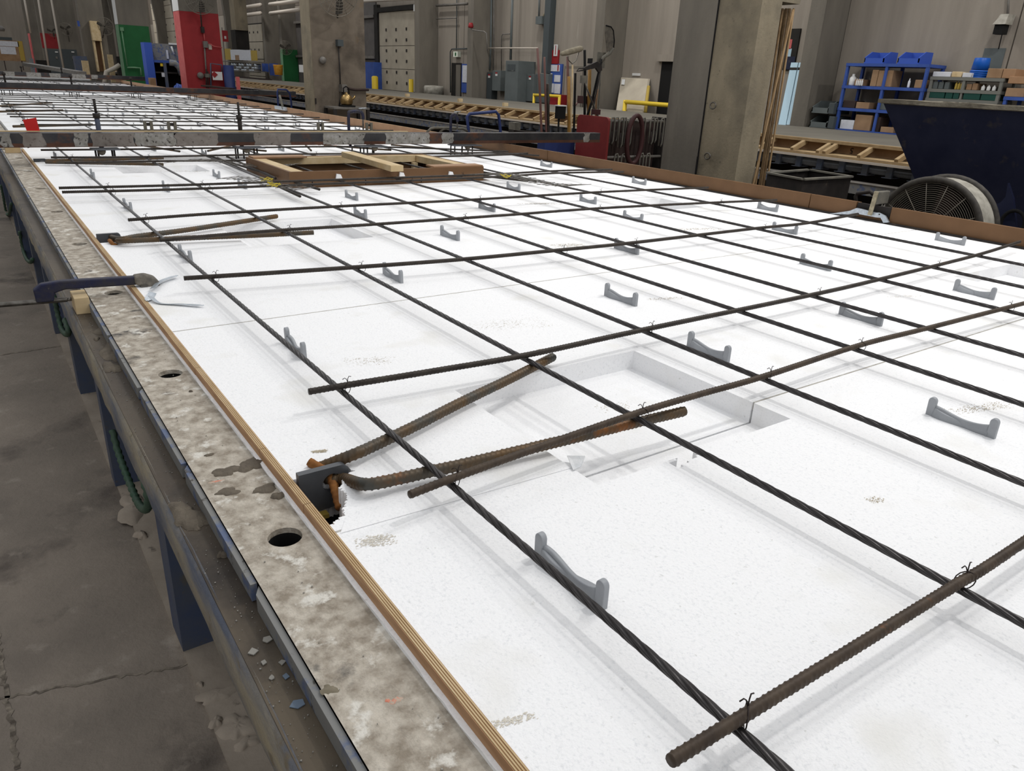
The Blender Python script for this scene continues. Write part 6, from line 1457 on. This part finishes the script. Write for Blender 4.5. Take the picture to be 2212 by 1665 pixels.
c_ = onX(2186, 482, 5.52); MB().tube([(5.53, c_.y+.07*math.cos(2*PI*k/20), c_.z+.08*math.sin(2*PI*k/20)) for k in range(20)], .012, 6, closed=True).build('lug_ring', 'black', t)
# drum fan
c0 = onX(1998, 500, 4.93); ax = Vector((-1, -.02, .03)).normalized(); u_ = ax.cross(Vector((0, 0, 1))).normalized(); v_ = u_.cross(ax).normalized(); R = .322
t = thing('drum_fan', 'large drum floor fan with wire grille behind the right boards', 'fan', (c0.x, c0.y, 0))
def ringp(r, off, n=48): return [c0+ax*off+(u_*math.cos(2*PI*k/n)+v_*math.sin(2*PI*k/n))*r for k in range(n)]
MB().tube(ringp(R, 0), .020, 8, closed=True).build('front_rim', 'fan_dark', t)
mb = MB(); A_ = ringp(R+.002, -.02); B2 = ringp(R+.012, -.20); n = 48; mb.add(A_+B2+ringp(R-.008, -.02)+ringp(R+.004, -.20), [(k, (k+1) % n, n+(k+1) % n, n+k) for k in range(n)]+[(2*n+k, 3*n+k, 3*n+(k+1) % n, 2*n+(k+1) % n) for k in range(n)], True); mb.build('drum', 'drum_grey', t)
MB().tube(ringp(R+.012, -.20), .022, 8, closed=True).build('rear_rim', 'fan_dark', t)
mb = MB(); r_ = .05
while r_ < R-.02: mb.tube(ringp(r_, .004), .0019, 4, closed=True); r_ += .0125
mb.build('grille_rings', 'fan_metal', t)
mb = MB()
for k in range(14): a = 2*PI*k/14; d = u_*math.cos(a)+v_*math.sin(a); mb.tube([c0+ax*.006+d*.04, c0+ax*.006+d*(R-.005)], .003, 5)
mb.build('grille_spokes', 'fan_metal', t)
mb = MB(); mb.add(ringp(R, -.19)+[c0-ax*.19], [(k, (k+1) % n, n) for k in range(n)]); mb.build('rear_screen', 'dark_gap', t)
for k in range(4):
    a = PI/2*k+.3; d = u_*math.cos(a)+v_*math.sin(a); e = -u_*math.sin(a)+v_*math.cos(a)
    MB().prism([c0-ax*.09+d*.05-e*.05, c0-ax*.05+d*.31-e*.09, c0-ax*.11+d*.31+e*.06, c0-ax*.12+d*.05+e*.04], ax*.004).build('blade', 'rack_brown', t)
MB().tube([c0-ax*.18, c0-ax*.05], .06, 14).build('motor', 'fan_dark', t)
for s_ in (-1, 1): MB().tube([c0+u_*s_*.34-ax*.1, Vector((c0.x, c0.y, .05))+u_*s_*.36-ax*.1], .018, 6).build('stand', 'fan_dark', t)
MB().tube([Vector((c0.x, c0.y, .04))+u_*-.36-ax*.1, Vector((c0.x, c0.y, .04))+u_*.36-ax*.1], .02, 6).build('base_bar', 'fan_dark', t)
# open steel bin
zr = 1.03; cs = [onZ(px, py, zr) for px, py in ((1735, 389), (1839, 383), (1747, 368), (1658, 375))]
t = thing('steel_bin', 'open dark steel bin beyond the boards right of the timber strips', 'bin', (cs[0].x, cs[0].y, 0))
for i in range(4):
    a, b = cs[i], cs[(i+1) % 4]; MB().prism([a, b, Vector((b.x, b.y, .3)), Vector((a.x, a.y, .3))], (.012, .012, 0)).build('wall', 'dark_steel', t)
    MB().bar(a+Vector((0, 0, .006)), b+Vector((0, 0, .006)), .035, .012).build('rim_bar', 'tool_grey', t)
MB().prism([Vector((p.x, p.y, .3)) for p in cs], (0, 0, .01)).build('bottom', 'black', t)
for i in (0, 1, 2, 3): MB().box((cs[i].x-.02+(.03 if i in (3,) else 0), cs[i].y-.02, .012), (cs[i].x+.02, cs[i].y+.02, .3)).build('foot', 'dark_steel', t)
